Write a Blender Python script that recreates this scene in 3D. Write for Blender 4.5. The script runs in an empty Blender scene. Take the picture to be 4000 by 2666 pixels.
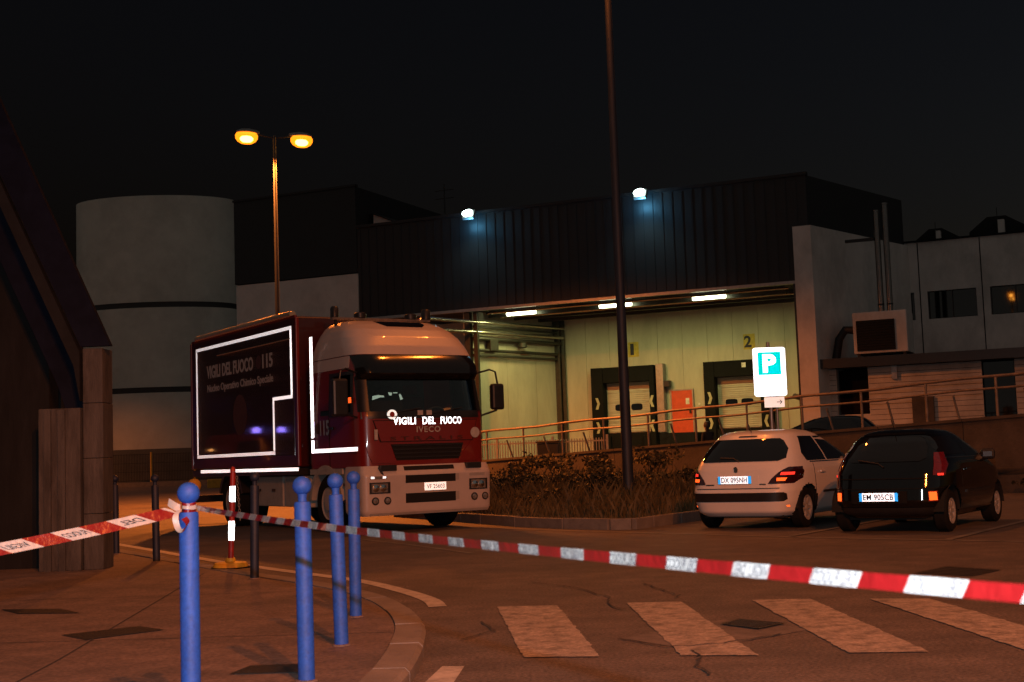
import bpy, bmesh, math, random
from mathutils import Vector, Matrix, Euler
random.seed(7)
PI = math.pi
R = math.radians
scene = bpy.context.scene
C = scene.collection

# ------------------------------------------------------------------ camera
CAM_H = 1.2
PITCH = math.atan(265 / 3050.0)
ROLL = R(2.0)
cam_d = bpy.data.cameras.new('camera')
cam = bpy.data.objects.new('camera', cam_d)
C.objects.link(cam)
fwd = Vector((0, math.cos(PITCH), math.sin(PITCH)))
r0 = Vector((1, 0, 0))
u0 = r0.cross(fwd)
rgt = r0 * math.cos(ROLL) - u0 * math.sin(ROLL)
upv = r0 * math.sin(ROLL) + u0 * math.cos(ROLL)
cam.matrix_world = Matrix(((rgt.x, upv.x, -fwd.x, 0), (rgt.y, upv.y, -fwd.y, 0), (rgt.z, upv.z, -fwd.z, CAM_H), (0, 0, 0, 1)))
cam_d.sensor_width = 23.6
cam_d.lens = 23.6 * 3050 / 2353
cam_d.clip_end = 2000
cam_d.dof.use_dof = True
cam_d.dof.focus_distance = 22
cam_d.dof.aperture_fstop = 5.0
scene.camera = cam

# ------------------------------------------------------------------ night sky, added ambient fill, exposure
world = bpy.data.worlds.new('World')
scene.world = world
world.use_nodes = True
wn = world.node_tree.nodes
wl = world.node_tree.links
bg = wn['Background']
sky = wn.new('ShaderNodeTexSky')
sky.sky_type = 'NISHITA'
sky.sun_disc = False
sky.sun_elevation = R(-3.8)
sky.sun_rotation = R(95)
wl.new(sky.outputs[0], bg.inputs[0])
bg.inputs[1].default_value = 0.15

sun_d = bpy.data.lights.new('ambient_fill', 'SUN')  # added wide soft lamp with no visible source, standing in for town glow
sun_d.energy = 0.22
sun_d.angle = R(170)
sun_d.color = (1.0, 0.92, 0.80)
sun = bpy.data.objects.new('ambient_fill', sun_d)
C.objects.link(sun)
sun.rotation_euler = (R(48), 0, R(-20))

# the photographer's flash gun, fired from just above the lens: it throws the shadow of the tape
# on the bollards and on the road and lights the reflective sheeting
fl_d = bpy.data.lights.new('flash_gun', 'SPOT')
fl_d.energy = 1300
fl_d.color = (0.92, 0.96, 1.0)
fl_d.spot_size = R(75)
fl_d.spot_blend = 0.6
fl_d.shadow_soft_size = 0.02
fl = bpy.data.objects.new('flash_gun', fl_d)
C.objects.link(fl)
fl.location = (0.0, 0.0, 1.53)
fl.rotation_euler = (R(92), 0, 0)

vs = scene.view_settings
vs.view_transform = 'Standard'
vs.look = 'None'
vs.exposure = 0
vs.gamma = 1
vs.use_curve_mapping = False
scene.cycles.use_denoising = True
scene.cycles.sample_clamp_indirect = 3.0
scene.cycles.max_bounces = 6
scene.cycles.caustics_reflective = False
scene.cycles.caustics_refractive = False

SODIUM = (1.0, 0.215, 0.025)
LAMP_W = 15000

# ------------------------------------------------------------------ materials
MATS = {}


def mat(name, col, rough=0.6, metal=0.0, var=0.25, scale=6.0, bump=0.0, bscale=None, spec=0.5, coat=0.0, stretch=(1, 1, 1),
        stain=0.0, stain_scale=0.8, stain_col=None, speckle=0.0, speckle_scale=110):
    m = bpy.data.materials.new(name)
    m.use_nodes = True
    nt = m.node_tree
    n, l = nt.nodes, nt.links
    b = n['Principled BSDF']
    b.inputs['Roughness'].default_value = rough
    b.inputs['Metallic'].default_value = metal
    b.inputs['Specular IOR Level'].default_value = spec
    b.inputs['Coat Weight'].default_value = coat
    b.inputs['Coat Roughness'].default_value = 0.04
    tc = n.new('ShaderNodeTexCoord')
    mp = n.new('ShaderNodeMapping')
    mp.inputs['Scale'].default_value = stretch
    l.new(tc.outputs['Object'], mp.inputs[0])
    no = n.new('ShaderNodeTexNoise')
    no.inputs['Scale'].default_value = scale
    no.inputs['Detail'].default_value = 8
    no.inputs['Roughness'].default_value = 0.65
    l.new(mp.outputs[0], no.inputs['Vector'])
    rp = n.new('ShaderNodeValToRGB')
    rp.color_ramp.elements[0].position = 0.3
    rp.color_ramp.elements[1].position = 0.7
    lo = tuple(max(0, c * (1 - var)) for c in col) + (1,)
    hi = tuple(min(1, c * (1 + var)) for c in col) + (1,)
    rp.color_ramp.elements[0].color = lo
    rp.color_ramp.elements[1].color = hi
    l.new(no.outputs['Fac'], rp.inputs[0])
    out = rp.outputs[0]
    if stain > 0:
        n2 = n.new('ShaderNodeTexNoise')
        n2.inputs['Scale'].default_value = stain_scale
        n2.inputs['Detail'].default_value = 6
        n2.inputs['Roughness'].default_value = 0.7
        l.new(mp.outputs[0], n2.inputs['Vector'])
        r2 = n.new('ShaderNodeValToRGB')
        r2.color_ramp.elements[0].position = 0.46
        r2.color_ramp.elements[1].position = 0.66
        l.new(n2.outputs['Fac'], r2.inputs[0])
        mx = n.new('ShaderNodeMix')
        mx.data_type = 'RGBA'
        sc = stain_col or tuple(c * 0.45 for c in col)
        ml = n.new('ShaderNodeMath')
        ml.operation = 'MULTIPLY'
        ml.inputs[1].default_value = stain
        l.new(r2.outputs[0], ml.inputs[0])
        l.new(ml.outputs[0], mx.inputs[0])
        l.new(out, mx.inputs[6])
        mx.inputs[7].default_value = tuple(sc) + (1,)
        out = mx.outputs[2]
    if speckle > 0:
        n3 = n.new('ShaderNodeTexNoise')
        n3.inputs['Scale'].default_value = speckle_scale
        n3.inputs['Detail'].default_value = 3
        l.new(mp.outputs[0], n3.inputs['Vector'])
        mr = n.new('ShaderNodeMapRange')
        mr.inputs['From Min'].default_value = 0.3
        mr.inputs['From Max'].default_value = 0.7
        mr.inputs['To Min'].default_value = 1 - speckle
        mr.inputs['To Max'].default_value = 1 + speckle
        l.new(n3.outputs['Fac'], mr.inputs['Value'])
        vm = n.new('ShaderNodeVectorMath')
        vm.operation = 'SCALE'
        l.new(out, vm.inputs[0])
        l.new(mr.outputs[0], vm.inputs['Scale'])
        out = vm.outputs[0]
    l.new(out, b.inputs['Base Color'])
    if bump > 0:
        nb = n.new('ShaderNodeTexNoise')
        nb.inputs['Scale'].default_value = bscale or scale * 4
        nb.inputs['Detail'].default_value = 6
        l.new(mp.outputs[0], nb.inputs['Vector'])
        bp = n.new('ShaderNodeBump')
        bp.inputs['Strength'].default_value = bump
        bp.inputs['Distance'].default_value = 0.02
        l.new(nb.outputs['Fac'], bp.inputs['Height'])
        l.new(bp.outputs[0], b.inputs['Normal'])
    MATS[name] = m
    return m


def ribbed(name, col, axis=0, freq=8.0, strength=0.5, **kw):
    """metal or cladding with fine ribs along the other axis (too fine to build)"""
    m = mat(name, col, **kw)
    nt = m.node_tree
    n, l = nt.nodes, nt.links
    tc = n.new('ShaderNodeTexCoord')
    w = n.new('ShaderNodeTexWave')
    w.bands_direction = 'XYZ'[axis]
    w.inputs['Scale'].default_value = freq
    w.inputs['Distortion'].default_value = 0.4
    l.new(tc.outputs['Object'], w.inputs['Vector'])
    bp = n.new('ShaderNodeBump')
    bp.inputs['Strength'].default_value = strength
    bp.inputs['Distance'].default_value = 0.02
    l.new(w.outputs['Fac'], bp.inputs['Height'])
    l.new(bp.outputs[0], n['Principled BSDF'].inputs['Normal'])
    return m


def emis(name, col, strength):
    m = bpy.data.materials.new(name)
    m.use_nodes = True
    b = m.node_tree.nodes['Principled BSDF']
    b.inputs['Base Color'].default_value = (0.6, 0.6, 0.6, 1)
    b.inputs['Emission Color'].default_value = tuple(col) + (1,)
    b.inputs['Emission Strength'].default_value = strength
    MATS[name] = m
    return m


def retro(name, col, gain=1.0, rough=0.36, base=0.3):
    """retro-reflective sheeting: a microprism sheet sends light back along the ray it came from, so its
    mirror lobe is centred on the incoming direction instead of on the surface normal"""
    m = bpy.data.materials.new(name)
    m.use_nodes = True
    nt = m.node_tree
    n, l = nt.nodes, nt.links
    n.remove(n['Principled BSDF'])
    out = n['Material Output']
    g = n.new('ShaderNodeNewGeometry')
    gl = n.new('ShaderNodeBsdfGlossy')
    gl.distribution = 'GGX'
    gl.inputs['Roughness'].default_value = rough
    gl.inputs['Color'].default_value = tuple(c * gain for c in col) + (1,)
    l.new(g.outputs['Incoming'], gl.inputs['Normal'])
    df = n.new('ShaderNodeBsdfDiffuse')
    tc = n.new('ShaderNodeTexCoord')
    no = n.new('ShaderNodeTexNoise')
    no.inputs['Scale'].default_value = 9
    l.new(tc.outputs['Object'], no.inputs['Vector'])
    rp = n.new('ShaderNodeValToRGB')
    rp.color_ramp.elements[0].color = tuple(c * base * 0.7 for c in col) + (1,)
    rp.color_ramp.elements[1].color = tuple(c * base * 1.2 for c in col) + (1,)
    l.new(no.outputs['Fac'], rp.inputs[0])
    l.new(rp.outputs[0], df.inputs['Color'])
    ad = n.new('ShaderNodeAddShader')
    l.new(gl.outputs[0], ad.inputs[0])
    l.new(df.outputs[0], ad.inputs[1])
    l.new(ad.outputs[0], out.inputs[0])
    MATS[name] = m
    return m


def pane(name, tint, gloss=0.08):
    """thin clear pane: see-through with a surface reflection"""
    m = bpy.data.materials.new(name)
    m.use_nodes = True
    nt = m.node_tree
    n, l = nt.nodes, nt.links
    n.remove(n['Principled BSDF'])
    out = n['Material Output']
    tr = n.new('ShaderNodeBsdfTransparent')
    tr.inputs[0].default_value = tuple(tint) + (1,)
    gl = n.new('ShaderNodeBsdfGlossy')
    gl.inputs['Roughness'].default_value = 0.02
    fr = n.new('ShaderNodeFresnel')
    fr.inputs['IOR'].default_value = 1.5
    mx = n.new('ShaderNodeMixShader')
    l.new(fr.outputs[0], mx.inputs[0])
    l.new(tr.outputs[0], mx.inputs[1])
    l.new(gl.outputs[0], mx.inputs[2])
    l.new(mx.outputs[0], out.inputs[0])
    MATS[name] = m
    return m


mat('asphalt', (0.10, 0.082, 0.074), 0.75, var=0.35, scale=2.5, bump=0.5, bscale=90, stain=0.75, stain_scale=0.55, stain_col=(0.055, 0.048, 0.046), speckle=0.55, speckle_scale=45)
mat('asphalt_old', (0.075, 0.07, 0.065), 0.8, var=0.3, scale=5, bump=0.5, bscale=70, stain=0.5, stain_scale=1.5)
mat('patch_concrete', (0.125, 0.108, 0.10), 0.85, var=0.3, scale=7, bump=0.5, bscale=60, stain=0.5, stain_scale=3)
mat('road_paint', (0.30, 0.265, 0.245), 0.7, var=0.25, scale=9, bump=0.3, bscale=80, stain=0.9, stain_scale=7, stain_col=(0.10, 0.09, 0.085), speckle=0.3, speckle_scale=50)
mat('line_paint', (0.42, 0.40, 0.38), 0.7, var=0.2, scale=12, stain=0.6, stain_scale=7, stain_col=(0.14, 0.134, 0.128))
mat('thin_line_paint', (0.17, 0.164, 0.156), 0.7, var=0.3, scale=8, stain=0.8, stain_scale=4, stain_col=(0.06, 0.058, 0.056))
mat('paving', (0.13, 0.098, 0.088), 0.75, var=0.3, scale=3.5, bump=0.4, bscale=50, stain=0.7, stain_scale=0.9, stain_col=(0.064, 0.055, 0.053), speckle=0.35, speckle_scale=40)
mat('kerb_concrete', (0.18, 0.16, 0.145), 0.8, var=0.3, scale=8, bump=0.4, bscale=40, stain=0.5, stain_scale=4)
mat('joint', (0.02, 0.019, 0.018), 0.9)
mat('crack', (0.032, 0.029, 0.028), 0.95)
mat('iron', (0.010, 0.0095, 0.009), 0.6, 0.0, var=0.4, scale=30, bump=0.4, bscale=60)
mat('concrete', (0.066, 0.062, 0.06), 0.9, spec=0.2, var=0.35, scale=2.5, bump=0.5, bscale=20, stain=0.8, stain_scale=2.2, stretch=(2.5, 2.5, 0.5))  # buttress colour lowered to stand in for shade on it
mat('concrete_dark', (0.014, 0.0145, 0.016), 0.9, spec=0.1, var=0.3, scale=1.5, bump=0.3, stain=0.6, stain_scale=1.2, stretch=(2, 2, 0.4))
mat('blue_paint', (0.010, 0.075, 0.43), 0.62, var=0.22, scale=5, bump=0.12, bscale=30, stain=0.4, stain_scale=14, stain_col=(0.02, 0.04, 0.18), speckle=0.12, speckle_scale=60)
mat('far_bollard_blue', (0.005, 0.012, 0.035), 0.6, var=0.3, scale=5, bump=0.12, bscale=30, stain=0.5, stain_scale=9)  # darker blue for the three farthest bollards
mat('navy_steel', (0.006, 0.008, 0.018), 0.8, spec=0.08, var=0.3, scale=3, stain=0.5, stain_scale=2)  # beam colour lowered too, in place of shade
mat('grey_steel', (0.014, 0.0145, 0.016), 0.8, 0.0, spec=0.1, var=0.25, scale=4)
mat('pole_steel', (0.015, 0.020, 0.034), 0.55, 0.0, var=0.35, scale=5, stain=0.5, stain_scale=4, stretch=(1, 1, 0.3))
mat('galvanised', (0.32, 0.31, 0.30), 0.4, 0.7, var=0.2, scale=8)
mat('rail_steel', (0.22, 0.17, 0.13), 0.5, 0.4, var=0.35, scale=8, stain=0.5, stain_scale=5)
ribbed('silo_cladding', (0.56, 0.56, 0.50), 0, 14, 0.35, rough=0.6, var=0.12, scale=0.4, stain=0.35, stain_scale=0.25)
ribbed('plinth_cladding', (0.10, 0.10, 0.09), 0, 12, 0.6, rough=0.6, var=0.25, scale=1)
mat('black_band', (0.015, 0.015, 0.016), 0.6)
ribbed('dark_cladding', (0.0065, 0.007, 0.009), 0, 9, 0.25, rough=0.6, var=0.2, scale=0.7)
mat('rib_metal', (0.006, 0.0065, 0.008), 0.65)
mat('white_render', (0.54, 0.50, 0.47), 0.85, var=0.15, scale=0.9, bump=0.15, bscale=12, stain=0.5, stain_scale=0.5, stretch=(1, 1, 0.6))
mat('block_wall', (0.46, 0.42, 0.39), 0.85, var=0.18, scale=1.3, bump=0.3, bscale=14, stain=0.5, stain_scale=0.9)
mat('pale_panel', (0.62, 0.57, 0.53), 0.7, var=0.1, scale=0.9, stain=0.3, stain_scale=0.5)
mat('dock_panel', (0.52, 0.50, 0.37), 0.55, var=0.1, scale=0.8, stain=0.35, stain_scale=0.5, stretch=(1.5, 1.5, 0.4))
ribbed('dock_door', (0.42, 0.40, 0.31), 2, 3.5, 0.3, rough=0.5, var=0.1, scale=2)
mat('rubber', (0.006, 0.006, 0.006), 0.85, spec=0.2, var=0.3, scale=12)
mat('black_trim', (0.012, 0.012, 0.013), 0.4, var=0.3, scale=10)
mat('black_gloss', (0.006, 0.006, 0.006), 0.13, var=0.2, scale=10)
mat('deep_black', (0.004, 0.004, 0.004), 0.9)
mat('red_door_paint', (0.62, 0.07, 0.022), 0.5, var=0.12, scale=5)
mat('paper', (0.7, 0.68, 0.6), 0.8)
mat('yellow_mark', (0.5, 0.38, 0.05), 0.6)
mat('pale_yellow', (0.42, 0.40, 0.24), 0.6)
mat('lamp_grey', (0.2, 0.2, 0.2), 0.5, 0.3)
mat('pipe_metal', (0.45, 0.44, 0.38), 0.25, 0.9, var=0.15, scale=6)
mat('pipe_dark', (0.06, 0.06, 0.05), 0.45, 0.5)
mat('chimney_steel', (0.16, 0.15, 0.145), 0.25, 0.9, var=0.1, scale=5)
mat('window_glass', (0.006, 0.006, 0.007), 0.03, spec=0.8, var=0.1)
mat('car_glass', (0.006, 0.006, 0.006), 0.04, spec=0.7, var=0.1)
mat('white_car_paint', (0.70, 0.67, 0.65), 0.35, var=0.05, scale=3, coat=0.8, stain=0.15, stain_scale=3)
mat('black_car_paint', (0.003, 0.003, 0.0035), 0.08, var=0.2, scale=3, coat=0.3)
mat('grey_car_paint', (0.03, 0.032, 0.035), 0.3, var=0.2, scale=3, coat=0.9)
mat('red_lens', (0.13, 0.006, 0.006), 0.1, coat=1.0, var=0.3, scale=20)
mat('smoked_lens', (0.03, 0.004, 0.004), 0.08, coat=1.0, var=0.3, scale=25)
mat('clear_lens', (0.22, 0.21, 0.2), 0.08, 0.3, coat=1.0, var=0.5, scale=25)
mat('rim_alloy', (0.35, 0.34, 0.33), 0.4, 0.15, var=0.15, scale=10)
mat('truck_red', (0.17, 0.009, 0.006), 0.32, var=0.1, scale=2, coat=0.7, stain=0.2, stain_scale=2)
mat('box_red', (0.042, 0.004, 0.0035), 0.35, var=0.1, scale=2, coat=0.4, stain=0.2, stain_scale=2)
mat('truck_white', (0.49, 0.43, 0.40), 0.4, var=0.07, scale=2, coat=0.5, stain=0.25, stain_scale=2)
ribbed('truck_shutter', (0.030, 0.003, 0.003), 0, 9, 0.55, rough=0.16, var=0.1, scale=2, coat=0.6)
mat('glint_metal', (0.55, 0.42, 0.28), 0.36, 0.85, var=0.1, scale=4)  # amber-tinted metal, strengthens the street lamp's glint
mat('mudguard', (0.36, 0.33, 0.30), 0.6, var=0.15, scale=5, stain=0.5, stain_scale=5)
mat('seat_cloth', (0.05, 0.015, 0.015), 0.9)
mat('dash', (0.03, 0.03, 0.03), 0.7)
mat('dull_letter', (0.42, 0.38, 0.35), 0.5, var=0.2, scale=20)
mat('faint_letter', (0.055, 0.012, 0.01), 0.65, var=0.3, scale=20)
mat('chrome', (0.6, 0.58, 0.55), 0.15, 1.0, var=0.1)
mat('emblem_red', (0.3, 0.02, 0.02), 0.5)
mat('ink', (0.015, 0.015, 0.03), 0.6)
mat('soft_ink', (0.10, 0.10, 0.13), 0.6)
mat('plate_ink', (0.008, 0.01, 0.02), 0.6)
mat('tape_white', (0.36, 0.36, 0.36), 0.35, var=0.08, scale=20, bump=0.5, bscale=18, coat=0.6)
mat('tape_red', (0.15, 0.004, 0.005), 0.35, var=0.15, scale=20, bump=0.5, bscale=18, coat=0.6)
mat('yellow_plastic', (0.5, 0.3, 0.02), 0.5, var=0.25, scale=14, stain=0.4, stain_scale=8)
mat('yellow_concrete', (0.62, 0.38, 0.05), 0.7, var=0.2, scale=8, stain=0.3, stain_scale=5)
mat('marker_red', (0.25, 0.012, 0.01), 0.45, var=0.15, scale=10)
mat('soil', (0.035, 0.028, 0.018), 0.95, var=0.4, scale=6, bump=0.8, bscale=30)
mat('retaining_concrete', (0.062, 0.052, 0.046), 0.9, var=0.3, scale=1.5, bump=0.4, bscale=16, stain=0.6, stain_scale=0.9)
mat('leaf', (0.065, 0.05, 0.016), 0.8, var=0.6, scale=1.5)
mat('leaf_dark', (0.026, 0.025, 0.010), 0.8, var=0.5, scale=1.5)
mat('grass_blade', (0.085, 0.062, 0.022), 0.7, var=0.5, scale=0.8)
mat('bark', (0.06, 0.045, 0.03), 0.9)
mat('dark_cloth', (0.012, 0.013, 0.018), 0.9)
mat('skin', (0.35, 0.2, 0.14), 0.6)
mat('hair', (0.012, 0.009, 0.007), 0.6)
mat('sign_back', (0.3, 0.3, 0.3), 0.5, 0.5)
mat('rescue_red', (0.06, 0.004, 0.003), 0.35, coat=0.3)
retro('retro_white', (1, 1, 1), 1.0, rough=0.28)
retro('retro_strip', (1, 1, 1), 0.8, rough=0.30, base=0.25)
retro('retro_strip_dim', (1, 1, 1), 0.6, rough=0.32, base=0.25)
retro('retro_letter', (1, 1, 1), 0.9, rough=0.28)
retro('retro_plate', (0.86, 0.95, 1.0), 0.8, base=0.5)
retro('retro_plate_truck', (1.0, 1.0, 0.92), 0.7, base=0.5)
retro('retro_plate_blue', (0.03, 0.38, 0.9), 0.7, base=0.3)
retro('retro_cyan', (0.0, 0.72, 0.8), 1.2, base=0.3)
retro('retro_red', (1.0, 0.05, 0.03), 0.75, base=0.3)
retro('retro_amber', (1.0, 0.14, 0.02), 1.0, base=0.3)
retro('retro_jacket', (0.85, 1.0, 0.95), 0.7, base=0.3)
pane('windscreen_glass', (0.85, 0.87, 0.82))
emis('sodium_arc', (1.0, 0.40, 0.05), 45)
def lit_glass(name, col, strength, clear):
    m = bpy.data.materials.new(name)
    m.use_nodes = True
    n, l = m.node_tree.nodes, m.node_tree.links
    n.remove(n['Principled BSDF'])
    em, tr, mx = n.new('ShaderNodeEmission'), n.new('ShaderNodeBsdfTransparent'), n.new('ShaderNodeMixShader')
    em.inputs[0].default_value = tuple(col) + (1,)
    em.inputs[1].default_value = strength
    mx.inputs[0].default_value = clear
    l.new(em.outputs[0], mx.inputs[1])
    l.new(tr.outputs[0], mx.inputs[2])
    l.new(mx.outputs[0], n['Material Output'].inputs[0])
    MATS[name] = m
lit_glass('sodium_lens', (1.0, 0.21, 0.006), 3.0, 0.35)
emis('tube_lens', (0.95, 1.0, 0.62), 12)
emis('flood_lens', (0.75, 1.0, 0.92), 14)
emis('blue_lens', (0.26, 0.18, 1.0), 17)
emis('amber_lens', (1.0, 0.42, 0.12), 7)


# ------------------------------------------------------------------ mesh helpers
class MB:
    def __init__(self):
        self.v = []
        self.f = []
        self.mi = []

    def add(self, vs, fs, mi=0):
        o = len(self.v)
        self.v += [tuple(x) for x in vs]
        self.f += [tuple(i + o for i in f) for f in fs]
        self.mi += [mi] * len(fs)
        return self

    def box(self, c, s, rot=None, mi=0):
        x, y, z = (s[0] / 2, s[1] / 2, s[2] / 2)
        vs = [Vector((a * x, b * y, d * z)) for d in (-1, 1) for b in (-1, 1) for a in (-1, 1)]
        if rot is not None:
            e = Euler(rot).to_matrix() if not isinstance(rot, Matrix) else rot
            vs = [e @ v for v in vs]
        c = Vector(c)
        return self.add([v + c for v in vs], [(0, 2, 3, 1), (4, 5, 7, 6), (0, 1, 5, 4), (2, 6, 7, 3), (0, 4, 6, 2), (1, 3, 7, 5)], mi)

    def b(self, x0, x1, y0, y1, z0, z1):
        return self.box(((x0 + x1) / 2, (y0 + y1) / 2, (z0 + z1) / 2), (x1 - x0, y1 - y0, z1 - z0))

    def cyl(self, p0, p1, r0, r1=None, n=16, cap=True):
        r1 = r0 if r1 is None else r1
        p0, p1 = Vector(p0), Vector(p1)
        d = (p1 - p0).normalized()
        a = d.orthogonal().normalized()
        b = d.cross(a)
        vs = []
        for p, r in ((p0, r0), (p1, r1)):
            for i in range(n):
                t = 2 * PI * i / n
                vs.append(p + (a * math.cos(t) + b * math.sin(t)) * r)
        fs = [(i, (i + 1) % n, n + (i + 1) % n, n + i) for i in range(n)]
        if cap:
            fs += [tuple(range(n - 1, -1, -1)), tuple(range(n, 2 * n))]
        return self.add(vs, fs)

    def tube(self, pts, r, n=8):
        pts = [Vector(p) for p in pts]
        rings = []
        a = None
        for i, p in enumerate(pts):
            d = (pts[min(i + 1, len(pts) - 1)] - pts[max(i - 1, 0)]).normalized()
            if a is None:
                a = d.orthogonal().normalized()
            a = (a - d * a.dot(d)).normalized()
            b = d.cross(a)
            rr = r[i] if isinstance(r, (list, tuple)) else r
            rings.append([p + (a * math.cos(2 * PI * k / n) + b * math.sin(2 * PI * k / n)) * rr for k in range(n)])
        vs = [v for g in rings for v in g]
        fs = []
        for i in range(len(pts) - 1):
            for k in range(n):
                fs.append((i * n + k, i * n + (k + 1) % n, (i + 1) * n + (k + 1) % n, (i + 1) * n + k))
        fs += [tuple(range(n - 1, -1, -1)), tuple(range((len(pts) - 1) * n, len(pts) * n))]
        return self.add(vs, fs)

    def lathe(self, prof, n=24, c=(0, 0, 0), ax='z', cap=True):
        vs = []
        for r, z in prof:
            for i in range(n):
                t = 2 * PI * i / n
                p = (r * math.cos(t), r * math.sin(t), z)
                if ax == 'y':
                    p = (p[0], p[2], p[1])
                if ax == 'x':
                    p = (p[2], p[0], p[1])
                vs.append((p[0] + c[0], p[1] + c[1], p[2] + c[2]))
        fs = []
        for j in range(len(prof) - 1):
            for i in range(n):
                fs.append((j * n + i, j * n + (i + 1) % n, (j + 1) * n + (i + 1) % n, (j + 1) * n + i))
        if cap:
            fs += [tuple(range(n - 1, -1, -1)), tuple(range((len(prof) - 1) * n, len(prof) * n))]
        return self.add(vs, fs)

    def prism(self, poly, lo, hi, ax='z'):
        """poly in the two other axes, extruded along ax from lo to hi"""
        def mk(a, b, h):
            return (a, b, h) if ax == 'z' else ((a, h, b) if ax == 'y' else (h, a, b))
        n = len(poly)
        vs = [mk(a, b, lo) for a, b in poly] + [mk(a, b, hi) for a, b in poly]
        fs = [tuple(range(n - 1, -1, -1)), tuple(range(n, 2 * n))] + [(i, (i + 1) % n, n + (i + 1) % n, n + i) for i in range(n)]
        return self.add(vs, fs)

    def sheet(self, poly, z):
        return self.add([(a, b, z) for a, b in poly], [tuple(range(len(poly)))])


def obj(name, mb, m, parent=None, smooth=False, bevel=0.0, kind=None, label=None):
    me = bpy.data.meshes.new(name)
    me.from_pydata(mb.v, [], mb.f)
    ms = m if isinstance(m, (list, tuple)) else [m]
    for x in ms:
        me.materials.append(MATS[x])
    if len(ms) > 1:
        me.polygons.foreach_set('material_index', mb.mi)
    bm = bmesh.new()
    bm.from_mesh(me)
    bmesh.ops.recalc_face_normals(bm, faces=bm.faces)
    bm.to_mesh(me)
    bm.free()
    if smooth:
        me.polygons.foreach_set('use_smooth', [True] * len(me.polygons))
        me.set_sharp_from_angle(angle=R(40))
    o = bpy.data.objects.new(name, me)
    C.objects.link(o)
    if parent is not None:
        o.parent = parent
    if bevel > 0:
        bv = o.modifiers.new('bevel', 'BEVEL')
        bv.width = bevel
        bv.segments = 2
        bv.limit_method = 'ANGLE'
    if kind:
        o['kind'] = kind
    if label:
        o['label'] = label
    return o


def tag(o, label, cat, group=None, kind=None):
    o['label'] = label
    o['category'] = cat
    if group:
        o['group'] = group
    if kind:
        o['kind'] = kind
    return o


def thing(name, label, cat, loc=(0, 0, 0), rz=0.0, group=None):
    o = bpy.data.objects.new(name, None)
    C.objects.link(o)
    o.location = loc
    o.rotation_euler = (0, 0, rz)
    return tag(o, label, cat, group)


def struct(name, mb, m, z=None, **kw):
    o = obj(name, mb, m, **kw)
    o['kind'] = 'structure'
    return o


def copy_tree(o, parent=None):
    c = o.copy()
    C.objects.link(c)
    c.parent = parent
    for ch in list(o.children):
        copy_tree(ch, c)
    return c


def lamp(name, kind, energy, col, parent, loc, rot=(0, 0, 0), **kw):
    d = bpy.data.lights.new(name, kind)
    d.energy = energy
    d.color = col
    for k, v in kw.items():
        setattr(d, k, v)
    o = bpy.data.objects.new(name, d)
    C.objects.link(o)
    o.parent = parent
    o.location = loc
    o.rotation_euler = rot
    return o


def text_mesh(s, size=1.0, bold=0.0, extrude=0.0, space=1.0):
    cu = bpy.data.curves.new('lettering', 'FONT')
    cu.body = s
    cu.size = size
    cu.offset = bold * size
    cu.extrude = extrude
    cu.space_character = space
    cu.resolution_u = 3
    o = bpy.data.objects.new('lettering', cu)
    me = bpy.data.meshes.new_from_object(o)
    vs = [v.co.copy() for v in me.vertices]
    fs = [tuple(p.vertices) for p in me.polygons]
    bpy.data.objects.remove(o)
    bpy.data.meshes.remove(me)
    x0, x1 = min(v.x for v in vs), max(v.x for v in vs)
    y0, y1 = min(v.y for v in vs), max(v.y for v in vs)
    return vs, fs, (x0, x1, y0, y1)


def letters(name, s, m, parent, center, X, Y, width, height, bold=0.02, space=1.0, depth=0.003, fn=None):
    """lettering fitted to width x height, centred at center; X, Y are unit vectors along the line and up"""
    vs, fs, (x0, x1, y0, y1) = text_mesh(s, 1.0, bold, 0.5, space)
    c, X, Y = Vector(center), Vector(X), Vector(Y)
    Z = X.cross(Y)
    mb = MB()
    out = []
    for v in vs:
        a = ((v.x - x0) / (x1 - x0) - 0.5) * width
        b = ((v.y - y0) / (y1 - y0) - 0.5) * height
        p = fn(a, b) + Z * v.z * depth if fn else c + X * a + Y * b + Z * v.z * depth
        out.append(p)
    mb.add(out, fs)
    return obj(name, mb, m, parent)


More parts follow.
